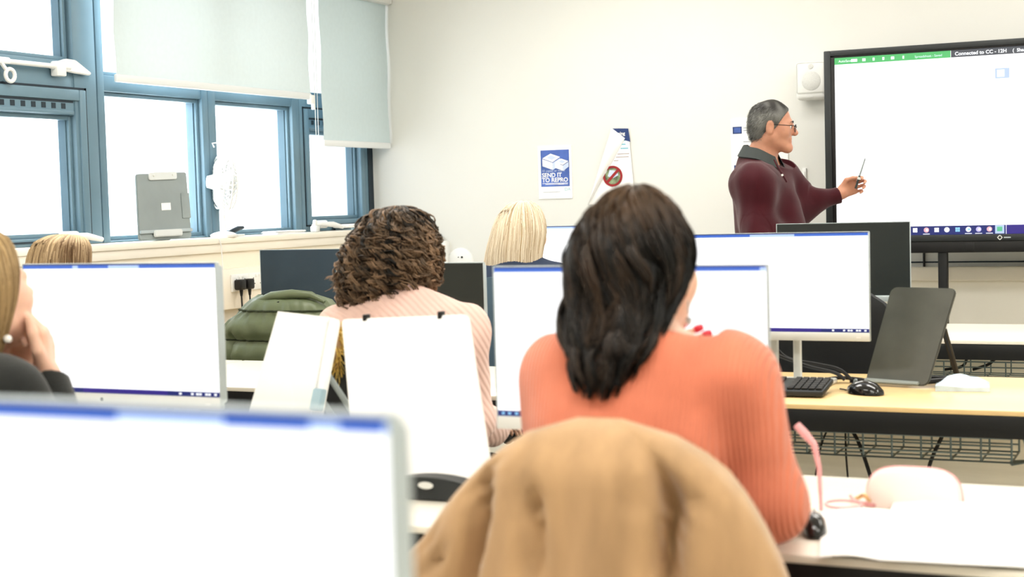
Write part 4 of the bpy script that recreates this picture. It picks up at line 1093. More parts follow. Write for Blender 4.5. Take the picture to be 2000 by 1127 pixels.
# tissue packet
p = PZ(1880, 760, .72); tp = thing('tissue_packet', 'pale blue and white film packet on the beech desk by the charcoal slope', 'packet', (p.x, p.y, .7205), math.radians(8))
b = bmesh.new(); bmesh.ops.create_cube(b, size=1); bmesh.ops.subdivide_edges(b, edges=b.edges[:], cuts=8, use_grid_fill=True)
wv = waves(9, 30, 6)
for x in b.verts:
    c = x.co; ed = max(abs(c.x), abs(c.y))*2; c.x *= .15; c.y *= .125; c.z = (c.z+.5)*.030*(1-.55*max(0, ed-.55)/.45)
    c.z = max(0, c.z*(1+.25*float(wv(np.array([c.x*3, c.y*3, .2])))))
MB().bm(b).build('film_wrap', M['packet'], tp, angle=70)
MB().box(-.05, .05, -.028, .028, .018, .0290, .005).build('top_flap', M['paper'], tp)
# papers on the near right desk
def loose(name, label, quad, z, m, cat, crease=.0):
    pts = [PZ(*q, z) for q in quad]; o_ = sum(pts, V())/4; n = 10; vs = []; wv = waves(len(label), 16, 6)
    for i in range(n+1):
        for k in range(n+1):
            u, v = k/n, i/n; p = pts[0].lerp(pts[1], u).lerp(pts[3].lerp(pts[2], u), v)-o_
            p.z = .001+crease*(0.5+0.5*float(wv(np.array([p.x, p.y, 0.3]))))*(.3+math.sin(math.pi*u)); vs.append(p)
    N1 = n+1; m_ = MB().add(vs+[v-V((0, 0, .0008)) for v in vs], [(i*N1+k, i*N1+k+1, i*N1+k+N1+1, i*N1+k+N1) for i in range(n) for k in range(n)]+[(N1*N1+i*N1+k, N1*N1+i*N1+k+N1, N1*N1+i*N1+k+N1+1, N1*N1+i*N1+k+1) for i in range(n) for k in range(n)])
    o = m_.build(name, m); o.location = (o_.x, o_.y, z); return tag(o, label, cat)
loose('paper_sheet', 'left white paper sheet touching the black mouse on the near desk', [(1606, 1000), (1760, 1000), (1725, 1098), (1600, 1092)], .7215, M['paper'], 'paper', .006)
loose('paper_sheet', 'broad white paper sheet right of the pink glasses on the near desk', [(1745, 985), (2040, 1000), (2020, 1112), (1715, 1096)], .7260, M['paper'], 'paper', .012)
# eyeglasses
h0 = PZ(1604, 1000, .724); gl = thing('eyeglasses', 'pink rimmed eyeglasses lying with one arm pointing up on the near desk', 'glasses', h0)
tip = PY(1556, 830, h0.y+.02)-h0; k1 = PY(1590, 868, h0.y+.012)-h0; k2 = PY(1600, 915, h0.y+.005)-h0
MB().tube([(0, 0, .002), (V((0, 0, 0)).lerp(k2, .5)), k2, k1, k1.lerp(tip, .55), tip], [.0035, .0038, .0045, .0065, .0085, .0075], 10).build('temple_arm', M['pinkf'], gl)
h1 = PZ(1690, 985, .724)-h0
def rim(c, rx, ry, up):
    return [c+V((rx*math.cos(a), up[0]*ry*math.sin(a), .004+abs(up[1])*(ry*math.sin(a)+ry))) for a in np.linspace(0, 2*math.pi, 29)]
cA = V((0, 0, 0)).lerp(h1, .5)
MB().tube(rim(cA, .033, .024, (.9, .12)), .0028, 8, False).build('rim', M['pinkf'], gl)
MB().tube([h1+V((-.028, .0, .004)), h1+V((-.01, .01, .012)), h1+V((.0, -.006, .018)), h1+V((.012, -.016, .010))], [.003, .004, .0045, .003], 8).build('hinge', M['gold'], gl)
MB().tube([h1+V((.004, -.02, .004)), h1+V((.022, -.026, .004)), h1+V((-.018, -.004, .006)), h1+V((-.03, .012, .012))], .0035, 8).build('folded_arm', M['pinkf'], gl)
cg = PZ(1786, 990, .72); gc = thing('glasses_case', 'rounded blush pink case with a darker rim on the near right desk', 'case', (cg.x, cg.y, .7205), math.radians(0))
cs = MB(); n = 30; vs = []; prof = [(1, 0), (1.0, .2), (.99, .55), (.93, .85), (.80, 1.0)]
pol = []
for k in range(n+1):
    a = math.pi*k/n; pol.append((.086*math.copysign(abs(math.cos(a))**.55, math.cos(a)), .072*math.sin(a)**.62))
for y, sc in ((-.026, .84), (-.022, .95), (-.008, 1.0), (.008, 1.0), (.022, .95), (.026, .84)):
    vs += [(x*sc, y, max(0, z*sc)) for x, z in pol]
N1 = n+1; fs = [(i*N1+k, i*N1+k+1, (i+1)*N1+k+1, (i+1)*N1+k) for i in range(5) for k in range(n)]+[tuple(range(N1)), tuple(range(5*N1, 6*N1))[::-1]]+[(i*N1, (i+1)*N1, (i+1)*N1+n, i*N1+n) for i in range(5)]
cs.add(vs, fs).build('shell', M['pinkc'], gc, angle=50)
MB().tube([(x*1.0, 0, max(.002, z)) for x, z in pol], .0028, 8).build('rim', M['pinkf'], gc)

# cables under and on the beech desk
def cable(label, pts, r=.004, grp=None):
    o_ = V(pts[0]); sm = []
    P = [V(p) for p in pts]
    for i in range(len(P)-1):
        a, b_, c_, d_ = P[max(i-1, 0)], P[i], P[i+1], P[min(i+2, len(P)-1)]
        for s in range(8):
            t = s/8; sm.append(.5*((2*b_)+(c_-a)*t+(2*a-5*b_+4*c_-d_)*t*t+(3*b_-a-3*c_+d_)*t**3))
    sm.append(P[-1]); o = MB().tube([p-o_ for p in sm], r, 7).build('cable', M['black']); o.location = o_; return tag(o, label, 'cable', grp)
yb = 4.32
for lab, pts, r in (('thin black cable hanging leftmost below the beech desk', ((1622, 826), (1604, 870), (1592, 935), (1590, 990)), .0028),
                    ('thin black cable hanging straight below the beech desk', ((1651, 826), (1652, 880), (1656, 936), (1660, 990)), .0028),
                    ('thick black cable slanting down below the middle of the beech desk', ((1652, 822), (1675, 860), (1692, 905), (1705, 950), (1712, 990)), .0055),
                    ('thick black cable slanting left below the right part of the beech desk', ((1852, 822), (1838, 856), (1822, 890), (1812, 920), (1800, 960)), .0055)):
    P = [PY(x, y, yb) for x, y in pts]; P.append(V((P[-1].x+.02, P[-1].y+.05, .006))); cable(lab, P, r)
zt = .724
for i, (lab, pts) in enumerate((('upper black cable bundle behind the keyboard', ((1508, 690), (1535, 700), (1580, 716), (1630, 728), (1650, 742))), ('black cable looping down to the desk behind the keyboard', ((1513, 676), (1540, 700), (1600, 712), (1640, 722), (1665, 744))), ('black cable lying along the back of the beech desk', ((1600, 743), (1640, 738), (1680, 741), (1700, 745))))):
    P = []
    for x, y in pts:
        q = PY(x, y, 4.47+.02*i); 
        if q.z < .727: q = PZ(x, y, .7265)
        P.append(q)
    cable(lab, P, .0055)
P = [PY(x, y, 6.05) for x, y in ((1700, 608), (1712, 601), (1730, 597), (1752, 600))]; cable('black cable loop visible under the dark monitor', P, .006)
P = [PY(x, y, 6.03) for x, y in ((1702, 632), (1716, 623), (1735, 622), (1752, 628))]; cable('lower black cable under the dark monitor', P, .006)
for lab, pts in (('left black cable lying in the far desk basket', ((1845, 722), (1880, 715), (1890, 694))), ('right black cable lying in the far desk basket', ((1900, 722), (1930, 712), (1945, 700), (1962, 690)))):
    P = [PY(x, y, 6.10) for x, y in pts]; cable(lab, P, .006)

# ================================================================== CHAIRS
def chair(label, x, y, rz=0, zt=.93, w=.44, m='chair', zb=.52, group='office chairs'):
    """faces +Y; back of the backrest is towards -Y"""
    t = thing('office_chair', label, 'chair', (x, y, 0), rz, group); q = M[m]
    MB().box(-.235, .235, -.22, .24, .415, .475, .028, 4).build('seat', q, t)
    bk = MB(); n = 12; vs = []; fs = []
    rows = 11; hh = zt-zb
    for yo in (0, .045):
        for i in range(rows):
            v = i/(rows-1); z = zb+hh*v
            e = min(1, (1-v)/.22); ww = w/2*(.90+.10*math.sin(math.pi*min(1, v*1.1)))*(1-(1-e)**2.2*.28)
            for k in range(n):
                u = -1+2*k/(n-1); vs.append((u*ww, -.235-.05*v+.045*u*u+yo, z-(.03*(1-e))*u*u))
    G_ = lambda s, i, k: s*rows*n+i*n+k
    for i in range(rows-1):
        for k in range(n-1):
            fs += [(G_(0, i, k), G_(0, i, k+1), G_(0, i+1, k+1), G_(0, i+1, k)), (G_(1, i, k), G_(1, i+1, k), G_(1, i+1, k+1), G_(1, i, k+1))]
        for k in (0, n-1): fs.append((G_(0, i, k), G_(0, i+1, k), G_(1, i+1, k), G_(1, i, k)))
    for i in (0, rows-1):
        for k in range(n-1): fs.append((G_(0, i, k), G_(1, i, k), G_(1, i, k+1), G_(0, i, k+1)))
    bk.add(vs, fs).build('backrest', q, t, angle=50)
    MB().tube([(0, -.05, .41), (0, -.22, .40), (0, -.27, .46), (0, -.275, .62)], .02, 10).build('back_bar', M['black'], t)
    MB().tube([(0, 0, .415), (0, 0, .10)], .028, 14).build('column', M['black'], t)
    st = MB()
    for k in range(5):
        a = math.radians(90+72*k); st.tube([(0, 0, .105), (.27*math.cos(a), .27*math.sin(a), .075)], [.032, .018], 8)
    st.build('star_base', M['black'], t)
    for k in range(5):
        a = math.radians(90+72*k); MB().lathe([(.012, -.02), (.028, -.018), (.028, .018), (.012, .02)], 14, (.27*math.cos(a), .27*math.sin(a), .028), 'x').build('castor', M['black'], t)
    return t

# ================================================================== CHAIRS, COATS
OX, OY = PY(1232, 500, 2.13).x, 2.13           # coral jumper person
UX, UY = PY(792, 500, 3.50).x, 3.50            # curly person
BX, BY = PY(1012, 450, 5.25).x, 5.25           # fair straight hair
LX, LY = PY(-45, 570, 2.15).x, 2.15            # clasped hands
TX, TY = PY(102, 500, 3.62).x, 3.62            # head top only
chair('black office chair under the tan suede coat', PY(1185, 900, 1.86).x, 2.135, 0, .955, .30)
chair('black office chair of the curly haired person', UX-.02, UY+.02, 0, .90, .44)
chair('blue grey office chair of the fair straight haired person', BX, BY+.02, math.radians(6), 1.02, .50, 'chairb')
chair('black office chair of the person with clasped hands', LX-.03, LY, math.radians(-12), .92)
chair('black office chair of the person of whom only the head top shows', TX, TY, 0, .92)
gxx = PY(548, 650, 5.02).x
chair('black office chair under the green quilted jacket', gxx, 5.30, 0, .925, .42)
chair('black high backed office chair behind the monitor on the beech desk', PY(1600, 600, 5.0).x+.0, 5.27, 0, .985, .50)

def draped(name, label, cat, Y, sil, m, depth, grooves, h=24, folds=(.006, 30), quilt=None, nphi=120, zbot=.45, seams=(), yoff=0):
    """cloth hung over a chair back: closed loft; sil = [(z, xl, xr)] from the top down, world units"""
    sil = sorted(sil, reverse=True); zs = [s[0] for s in sil][::-1]
    xl = lambda z: np.interp(z, zs, [s[1] for s in sil][::-1]); xr = lambda z: np.interp(z, zs, [s[2] for s in sil][::-1])
    z0 = sil[0][0]; L = np.concatenate([z0-(z0-zs[-1]) * np.linspace(0, 1, 170)**1.3, np.linspace(zs[-1], zbot, 26)[1:]])
    xc = (sil[-1][1]+sil[-1][2])/2; org = V((xc, Y, zbot)); wv = waves(len(label), folds[1], 8); vs = []; gs = np.array
    for z in L:
        a, b = float(xl(z)), float(xr(z)); c = (a+b)/2; w = max((b-a)/2, .002); dp = depth*min(1, (max(0, z0-z)/.06)**.5)*(1+.45*max(0, z0-z)) + .001
        for k in range(nphi):
            t = 2*math.pi*k/nphi; cx_, sx_ = math.cos(t), math.sin(t)
            x = c+w*math.copysign(abs(cx_)**.82, cx_); y = dp*math.copysign(abs(sx_)**.75, sx_)
            fall = min(1, max(0, (z0-z)/.25)); dsp = folds[0]*fall*float(wv(np.array([x*2.2, y*1.2, z*.35])))
            dsp += folds[0]*1.1*fall*math.sin(x*58+2.2*math.sin(z*5)+1)*(.5+.5*math.sin(x*17+2))
            for (pts, wid, amp) in grooves:
                best = 9
                for i in range(len(pts)-1):
                    p, q = pts[i], pts[i+1]; vx, vz = q[0]-p[0], q[1]-p[1]; u = max(0, min(1, ((x-p[0])*vx+(z-p[1])*vz)/(vx*vx+vz*vz)))
                    best = min(best, math.hypot(x-p[0]-u*vx, z-p[1]-u*vz))
                if sx_ < .2: dsp -= amp*math.exp(-(best/wid)**2)*min(1, max(0, z0-z-.03)/.08)
            if quilt:
                qz = min(abs(z-s) for s in quilt); dsp += .022*(1-math.exp(-(qz/.009)**2))+.016*(1-math.exp(-(qz/.05)**2))+.006*math.exp(-(qz/.03)**2)*math.sin(x*150+z*40)+.003*math.sin(x*75+3*math.sin(z*30))
            r = math.hypot(x-c, y) or 1
            vs.append((x+dsp*(x-c)/r*(.3 if abs(y) > .3*dp else 1)-org.x, y+dsp*math.copysign(min(1, abs(y)/dp*1.3), y), z-org.z))
    n = len(L); v = np.array(vs); i = np.arange(n-1)[:, None]*nphi; k = np.arange(nphi)[None]; k2 = (k+1) % nphi
    f = np.stack([i+k, i+nphi+k, i+nphi+k2, i+k2], -1).reshape(-1, 4)
    o = thing(name, label, cat, org)
    sh = np_mesh('shell', v, f, m, o)
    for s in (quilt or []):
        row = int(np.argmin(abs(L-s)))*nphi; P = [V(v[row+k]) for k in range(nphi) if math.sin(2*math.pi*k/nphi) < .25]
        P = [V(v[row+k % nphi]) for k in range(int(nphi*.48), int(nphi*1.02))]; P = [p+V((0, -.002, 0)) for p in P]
        MB().tube(P, .0042, 6).build('quilt_seam_shade', M['oliveseam'], o)
    return o, org
M['oliveseam'] = mat('olive_stitching_shade', (.035, .045, .022), .8)  # stitched seams, darker than the nylon to paint in the crease shade
Yc = 1.845
def SL_(pts, Y): return [(PY(a[0], a[1], Y).z, PY(a[0], a[1], Y).x, PY(b[0], a[1], Y).x) for a, b in pts]
sil = SL_([((1130, 814), (1215, 814)), ((1080, 822), (1262, 822)), ((1045, 834), (1305, 834)), ((1000, 862), (1365, 862)), ((955, 898), (1418, 898)), ((925, 930), (1448, 930)), ((885, 974), (1482, 974)),
           ((845, 1030), (1515, 1030)), ((808, 1076), (1540, 1076)), ((782, 1112), (1556, 1112)), ((770, 1200), (1585, 1200))], Yc)
pxz = lambda x, y, Y=Yc-.07: (PY(x, y, Y).x, PY(x, y, Y).z)
gr = [([pxz(1232, 862), pxz(1270, 905), pxz(1296, 950), pxz(1312, 1000), pxz(1306, 1060), pxz(1304, 1140)], .013, .066),
      ([pxz(920, 945), pxz(926, 1000), pxz(915, 1060), pxz(900, 1120), pxz(890, 1180)], .013, .05),
      ([pxz(1035, 980), pxz(1042, 1040), pxz(1040, 1120)], .013, .030), ([pxz(1318, 990), pxz(1380, 950), pxz(1430, 945)], .010, .018),
      ([pxz(1210, 960), pxz(1260, 972), pxz(1300, 985)], .008, .010), ([pxz(1000, 920), pxz(1012, 970)], .014, .014), ([pxz(815, 1075), pxz(845, 1112)], .010, .02)]
coat, o_ = draped('coat', 'tan suede coat hung over the chair back behind the coral jumper', 'coat', Yc, sil, M['tan'], .066, gr, folds=(.007, 22))
# green quilted jacket
Yg = 5.02
sil = SL_([((520, 575), (600, 575)), ((508, 582), (625, 582)), ((492, 596), (645, 596)), ((470, 616), (660, 612)), ((452, 642), (672, 640)), ((441, 670), (682, 670)), ((434, 700), (690, 700)), ((430, 760), (694, 760))], Yg)
p2 = lambda x, y: pxz(x, y, Yg-.08)
qz = [PY(545, y, Yg-.08).z for y in (612, 667, 722)]
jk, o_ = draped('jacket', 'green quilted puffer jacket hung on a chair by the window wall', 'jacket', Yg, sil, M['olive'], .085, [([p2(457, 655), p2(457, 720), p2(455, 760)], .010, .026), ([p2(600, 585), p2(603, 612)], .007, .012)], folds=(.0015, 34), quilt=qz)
cl = MB()
ps = [PY(x, y, Yg+d) for x, y, d in ((487, 607, -.05), (505, 588, -.055), (530, 578, -.06), (570, 574, -.062), (608, 576, -.055), (634, 590, -.045))]
for i in range(len(ps)-1): pass
cl.tube([p-o_ for p in ps], [.006, .013, .017, .018, .014, .006], 12); cl.build('collar', M['olive'], jk)
MB().tube([PY(x, y, Yg-.085)-o_ for x, y in ((487, 612), (500, 602), (520, 594), (545, 590))], .003, 6).build('collar_piping', M['blackcoat'], jk)
# black coat with yellow fur trim on the curly person's chair
Yk = 3.20
sil = SL_([((700, 640), (800, 640)), ((672, 655), (850, 655)), ((655, 690), (880, 690)), ((640, 740), (890, 740)), ((625, 800), (900, 800)), ((615, 880), (905, 880))], Yk)
bk, o_ = draped('coat', 'black coat with yellow fur trim on the chair of the curly haired person', 'coat', Yk, sil, M['blackcoat'], .07, [], folds=(.006, 26))
rgk = np.random.default_rng(5); n = 900; cc = [PY(x, y, Yk-.05) for x, y in ((652, 640), (656, 668), (660, 695), (662, 722))]
base = np.array([cc[0].lerp(cc[1], u*3) if u < 1/3 else cc[1].lerp(cc[2], u*3-1) if u < 2/3 else cc[2].lerp(cc[3], u*3-2) for u in rgk.random(n)])
dr = rgk.normal(size=(n, 3)); dr /= np.linalg.norm(dr, axis=1)[:, None]; q = np.linspace(0, 1, 5)[None, :, None]
pa = base[:, None]+dr[:, None]*(.012+.026*q)*np.array([1, .8, 1])+np.array([0, 0, -.012])*q**2
v, f = strands_mesh(pa, np.full((n, 5), .0016)*(1-.6*q[..., 0]))
np_mesh('fur_trim', v, f, M['yfur'], bk, o_, np.repeat(np.clip(.5+.3*rgk.normal(size=n), 0, 1), 20))
MB().tube([c-o_ for c in cc], [.014, .018, .018, .012], 10).build('fur_roll', M['tan'], bk)

# ================================================================== PEOPLE
H_dk = hairmat('dark_brown_hair', (.004, .0035, .003), (.095, .052, .026), .42)
H_cu = hairmat('curly_brown_hair', (.008, .0065, .005), (.44, .29, .18), .45)
H_bl = hairmat('fair_blonde_hair', (.42, .29, .15), (.92, .82, .66), .45)
H_lb = hairmat('light_brown_hair', (.14, .085, .035), (.60, .43, .22), .45)
H_tp = hairmat('streaked_blonde_hair', (.16, .09, .04), (.78, .60, .38), .45)
H_gr = hairmat('greying_hair', (.030, .027, .025), (.30, .30, .28), .55)

def seated(label, X, Y, ztop, yaw, skin, top, hs=.97, lean=.06, head_d=None, ov=None, sw=.155, h=.006, **kw):
    f = V((math.sin(yaw), math.cos(yaw), 0)); r = V((f.y, -f.x, 0)); B = V((X, Y, 0)); Z = V((0, 0, 1))
    d = dict(P=B-f*.09+Z*.575, N=B-f*.005+Z*(ztop-.255), head=B+f*.045+Z*(ztop-.118*hs-.008))
    d['SL'] = d['N']-r*sw-Z*.055+f*.01; d['SR'] = d['N']+r*sw-Z*.055+f*.01
    d['EL'] = d['SL']-r*.06+f*.09+Z*(.80-d['SL'].z); d['ER'] = d['SR']+r*.06+f*.09+Z*(.80-d['SR'].z)
    d['WL'] = d['EL']+f*.22+r*.07; d['WR'] = d['ER']+f*.22-r*.07; d['WL'].z = d['WR'].z = .765
    d.update(ov or {})
    hl = d.pop('hl', None); hr = d.pop('hr', None)
    if hl is None: hl = hand_prims(d['WL'], f+r*.1, Z, 1, (.25, .35, .3), .95)
    if hr is None: hr = hand_prims(d['WR'], f-r*.1, Z, -1, (.25, .35, .3), .95)
    K = d['P']+f*.42; 
    kL, kR = K-r*.12, K+r*.12; kL.z = kR.z = .50
    aL, aR = kL+f*.0, kR+f*.0; aL.z = aR.z = .085
    hd = head_d or f
    return person(label, B, d['head'], hd, d['N'], d['P'], d['SL'], d['SR'], d['EL'], d['ER'], d['WL'], d['WR'], hl, hr, .09, kL, kR, aL, aR, f, skin, top, M['trous'], h=h, hs=hs, **kw), d

# --- coral jumper
ws = V((0, 0, 1))
o_wl = PY(1180, 690, 2.30); hl_ = hand_prims(o_wl, V((.95, .25, .15)), V((.3, -.5, -.8)), 1, (.05, .1, .1), .92)
(ob, oR, _), od = seated('person in a coral ribbed jumper seen from behind with long dark hair', OX, OY, 1.312, math.radians(2), M['skinf'], M['orange'], hs=.98,
    head_d=V((.10, 1, -.03)), sw=.14, off=.016, fold=.005, dep=.95,
    ov=dict(SL=PY(1102, 742, 2.12), SR=PY(1424, 742, 2.12), N=PY(1240, 722, 2.11), EL=PY(1086, 940, 2.18), ER=PY(1487, 972, 2.15), WL=o_wl, hl=hl_, P=V((OX-.0, 2.07, .575))))
tips = [p for p in hl_ if p[0] == 'c' and p[-1] == .0035][2::3]
nm = MB()
for p in tips:
    d = (p[2]-p[1]).normalized(); nm.lathe([(.0005, .009), (.0055, .007), (.0068, -.002), (.006, -.008)], 10, (0, 0, 0), 'z', Matrix.Translation(p[2]-V(ob.location)+d*.004) @ d.to_track_quat('Z', 'Y').to_matrix().to_4x4())
nm.build('fingernail', M['nail'], ob)
hc = od['head']
ctrl = [(.128, .002, -.02, .010, .012), (.122, .001, -.022, .032, .04), (.099, .0, -.026, .058, .074), (.06, -.004, -.032, .080, .092), (.022, -.005, -.040, .088, .096), (-.017, -.003, -.052, .087, .088),
        (-.056, -.004, -.080, .080, .062), (-.084, -.002, -.108, .076, .050), (-.108, .002, -.134, .066, .040), (-.130, .004, -.152, .050, .030), (-.156, .006, -.164, .038, .022), (-.185, .006, -.170, .022, .014)]
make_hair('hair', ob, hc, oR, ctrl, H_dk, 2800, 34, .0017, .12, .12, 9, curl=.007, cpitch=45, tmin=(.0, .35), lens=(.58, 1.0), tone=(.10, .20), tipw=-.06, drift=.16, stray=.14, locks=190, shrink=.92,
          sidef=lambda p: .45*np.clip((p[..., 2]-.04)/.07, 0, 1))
er = MB(); e0 = hc+oR @ V((.080, -.005, -.048)); e0 = e0-V(ob.location)
er.tube([e0, e0+V((0, 0, -.02))], .0012, 6); er.lathe([(.001, .005), (.006, 0), (.001, -.010)], 12, e0+V((0, 0, -.028))); er.build('earring', M['silver'], ob)
# --- curly hair
(cb_, cR, _), cd = seated('person with dark curly hair in a pale pink cable knit jumper', UX, UY, 1.275, math.radians(4), M['skinf'], M['pink'], hs=.97, head_d=V((.45, 1, -.02)), sw=.16, off=.02, fold=.007,
    ov=dict(SL=PY(672, 655, 3.50), SR=PY(905, 655, 3.50), N=PY(800, 606, 3.48), ER=PY(918, 815, 3.52), WR=PY(962, 838, 3.74), head=PY(778, 498, 3.55)))
br = MB(); wd_ = (cd['WR']-cd['ER']).normalized(); o0 = cd['WR']-wd_*.02-V(cb_.location)
br.tube([o0-wd_*.006, o0+wd_*.006], .037, 14); br.build('bracelet', M['blackcoat'], cb_)
ctrl = [(.106, .014, -.02, .012, .015), (.101, .012, -.02, .045, .05), (.078, .006, -.025, .080, .088), (.04, .002, -.03, .104, .108), (.0, -.002, -.036, .122, .12), (-.04, -.003, -.042, .125, .12), (-.08, -.006, -.048, .130, .115), (-.115, -.014, -.055, .128, .10), (-.148, -.030, -.06, .108, .085), (-.178, -.052, -.065, .070, .06), (-.205, -.070, -.07, .035, .035)]
cRb = frame(V((.14, 1, -.02)))
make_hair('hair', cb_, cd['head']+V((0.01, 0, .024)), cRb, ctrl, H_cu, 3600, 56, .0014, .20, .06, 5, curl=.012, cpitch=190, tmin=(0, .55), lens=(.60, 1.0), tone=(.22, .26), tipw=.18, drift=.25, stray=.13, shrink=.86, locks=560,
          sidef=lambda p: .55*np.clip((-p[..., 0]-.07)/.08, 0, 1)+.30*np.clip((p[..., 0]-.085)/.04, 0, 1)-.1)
# --- fair straight hair
(bb_, bR, _), bd = seated('person with straight pale blonde hair seen from behind near the front wall', BX, BY, 1.292, math.radians(0), M['skinf'], M['navyc'], hs=.97, head_d=V((.2, 1, 0)), h=.007)
ctrl = [(.128, .014, -.02, .012, .012), (.123, .014, -.02, .042, .045), (.10, .012, -.022, .072, .08), (.05, .008, -.028, .100, .10), (0, .002, -.034, .112, .098), (-.06, -.012, -.045, .118, .088), (-.12, -.018, -.052, .124, .08), (-.18, -.022, -.055, .130, .075), (-.25, -.022, -.055, .128, .07), (-.31, -.022, -.055, .120, .062)]
make_hair('hair', bb_, bd['head'], bR, ctrl, H_bl, 2300, 18, .0016, .05, .02, 5, tmin=(0, .16), lens=(.88, 1.0), tone=(.60, .30), tipw=.05, drift=.02, stray=.012)
# --- clasped hands, left edge
Lyaw = math.radians(20); Lh = PY(-40, 580, LY)
wr_, wl_ = PY(88, 742, 2.235), PY(48, 742, 2.265)
hr_ = hand_prims(wr_, V((-.02, .05, 1)), V((.72, .55, .30)), -1, (.75, .9, .7), 1.08, thumb=.4)
hl_ = hand_prims(wl_, V((.25, -.10, 1)), V((-.6, .3, .3)), 1, (.9, .9, .6), 1.0, thumb=.4)
(lb_, lR, _), ld = seated('person at the left edge in black with light brown hair, hands clasped at the chin', LX, LY, 1.30, Lyaw, M['skinf'], M['blackc'], hs=.98, head_d=V((.15, .95, .24)), h=.004, sw=.15, off=.016,
    ov=dict(head=Lh, N=Lh+V((-.05, -.08, -.165)), SR=PY(10, 778, 2.07), SL=PY(10, 778, 2.07)+V((-.29, .12, -.0)), ER=PY(118, 905, 2.17), EL=PY(-130, 900, 2.40), WR=wr_, WL=wl_, hr=hr_, hl=hl_))
ctrl = [(.130, 0, -.02, .012, .012), (.126, 0, -.02, .05, .055), (.10, 0, -.022, .080, .092), (.05, 0, -.028, .098, .098), (0, 0, -.036, .102, .090), (-.05, 0, -.046, .098, .076), (-.10, 0, -.055, .086, .062), (-.15, 0, -.06, .075, .05), (-.20, 0, -.064, .06, .04)]
lRh = frame(V((.10, 1, .06)))
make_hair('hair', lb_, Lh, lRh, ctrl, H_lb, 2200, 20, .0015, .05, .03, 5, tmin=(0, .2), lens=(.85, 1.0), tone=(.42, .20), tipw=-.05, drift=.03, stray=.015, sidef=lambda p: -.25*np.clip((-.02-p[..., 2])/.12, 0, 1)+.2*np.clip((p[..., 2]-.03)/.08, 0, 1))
pe = PY(15, 662, 2.12)-V(lb_.location); MB().lathe([(.001, .008), (.006, .006), (.0085, 0), (.006, -.006), (.001, -.008)], 16, pe).build('pearl_earring', M['pearl'], lb_)
# --- only the head top above the left monitor
(tb_, tR, _), td = seated('person behind the left white monitor, only streaked blonde head top showing', TX, TY, 1.222, math.radians(8), M['skinf'], M['cream'], hs=.96, head_d=V((.1, 1, -.12)), h=.007)
ctrl = [(.128, .02, -.0, .012, .02), (.123, .012, -.005, .05, .06), (.098, .004, -.02, .082, .094), (.05, 0, -.026, .094, .10), (0, 0, -.03, .097, .095), (-.06, 0, -.04, .096, .085), (-.12, 0, -.05, .09, .07), (-.18, 0, -.055, .08, .055)]
make_hair('hair', tb_, td['head'], tR, ctrl, H_tp, 1500, 18, .0017, .05, .03, 4, tmin=(0, .15), lens=(.85, 1.0), tone=(.55, .25), tipw=.05, drift=.03, stray=.012,
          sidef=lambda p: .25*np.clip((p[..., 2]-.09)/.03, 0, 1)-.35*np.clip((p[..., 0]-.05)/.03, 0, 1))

# --- standing person pointing at the display
mY = 6.86
mh = PY(1509, 246, mY); mdir = V((math.cos(math.radians(14)), math.sin(math.radians(14)), -.10))
mN = PY(1486, 318, mY); mP = PY(1503, 500, mY); mP.z = .96
mSR, mSL = PY(1478, 362, mY-.155), PY(1524, 350, mY+.16)
mER, mWR = PY(1480, 466, mY-.23), PY(1548, 486, mY-.10)
mEL, mWL = PY(1566, 404, mY+.20), PY(1640, 379, mY+.30)
hl_ = hand_prims(mWL, (mWL-mEL).normalized()+V((.02, 0, .22)), V((-.15, 1, .35)), 1, (.75, .95, .6), 1.0, thumb=.9)
hr_ = hand_prims(mWR, V((.9, .2, -.2)), V((0, -.5, 1)), -1, (.3, .4, .3), 1.0)
fc = V((.99, -.12, 0)); rt = V((fc.y, -fc.x, 0)).normalized()
base = V((mP.x, mP.y, 0))
kL = base-rt*.10+V((0, 0, .50)); kR = base+rt*.10+V((0, 0, .50)); aL = base-rt*.12+V((-.03, 0, .085)); aR = base+rt*.12+V((-.03, 0, .085))
mb_, mR, _ = person('person standing in a burgundy jumper pointing a stylus at the display', base, mh, mdir, mN, mP, mSL, mSR, mEL, mER, mWL, mWR, hl_, hr_, .09, kL, kR, aL, aR, fc, M['skin'], M['burg'], M['trous'],
       h=.004, male=True, hs=.985, w=1.0, dep=1.12, belly=1.3, off=.013, fold=.008, arm=.84, neckcut=.035)
HL_ = lambda x, y, z: mh+mR @ (V((x, y, z))*.985)
# short greying hair
rg_ = waves(4, 90, 8)
hp = [E_(HL_(0, -.014, .028), V((.080, .100, .095)), mR, .01), E_(HL_(0, -.05, -.02), V((.066, .058, .07)), mR, .03)]
Rm = mR
def ncut(p, n): return (HL_(*p), mR @ V(n), None)
hairm = None
Fd, lo = sdf_field(hp, .003, [ncut((0, .066, .090), (0, .90, .30)), ncut((0, .022, .0), (0, .86, -.5)), ncut((0, -.06, -.072), (0, .25, -1))], lambda Q: .0016*rg_(Q))
v, f = surface_nets(Fd, lo, .003)
q = (v-np.array(mh)) @ np.array(mR); rr_ = waves(12, 130, 8)
tn = np.clip(.62-.62*np.clip((q[:, 2]-.045)/.05, 0, 1)+.16*rr_([v[:, 0], v[:, 1], v[:, 2]*.4]), 0, 1)
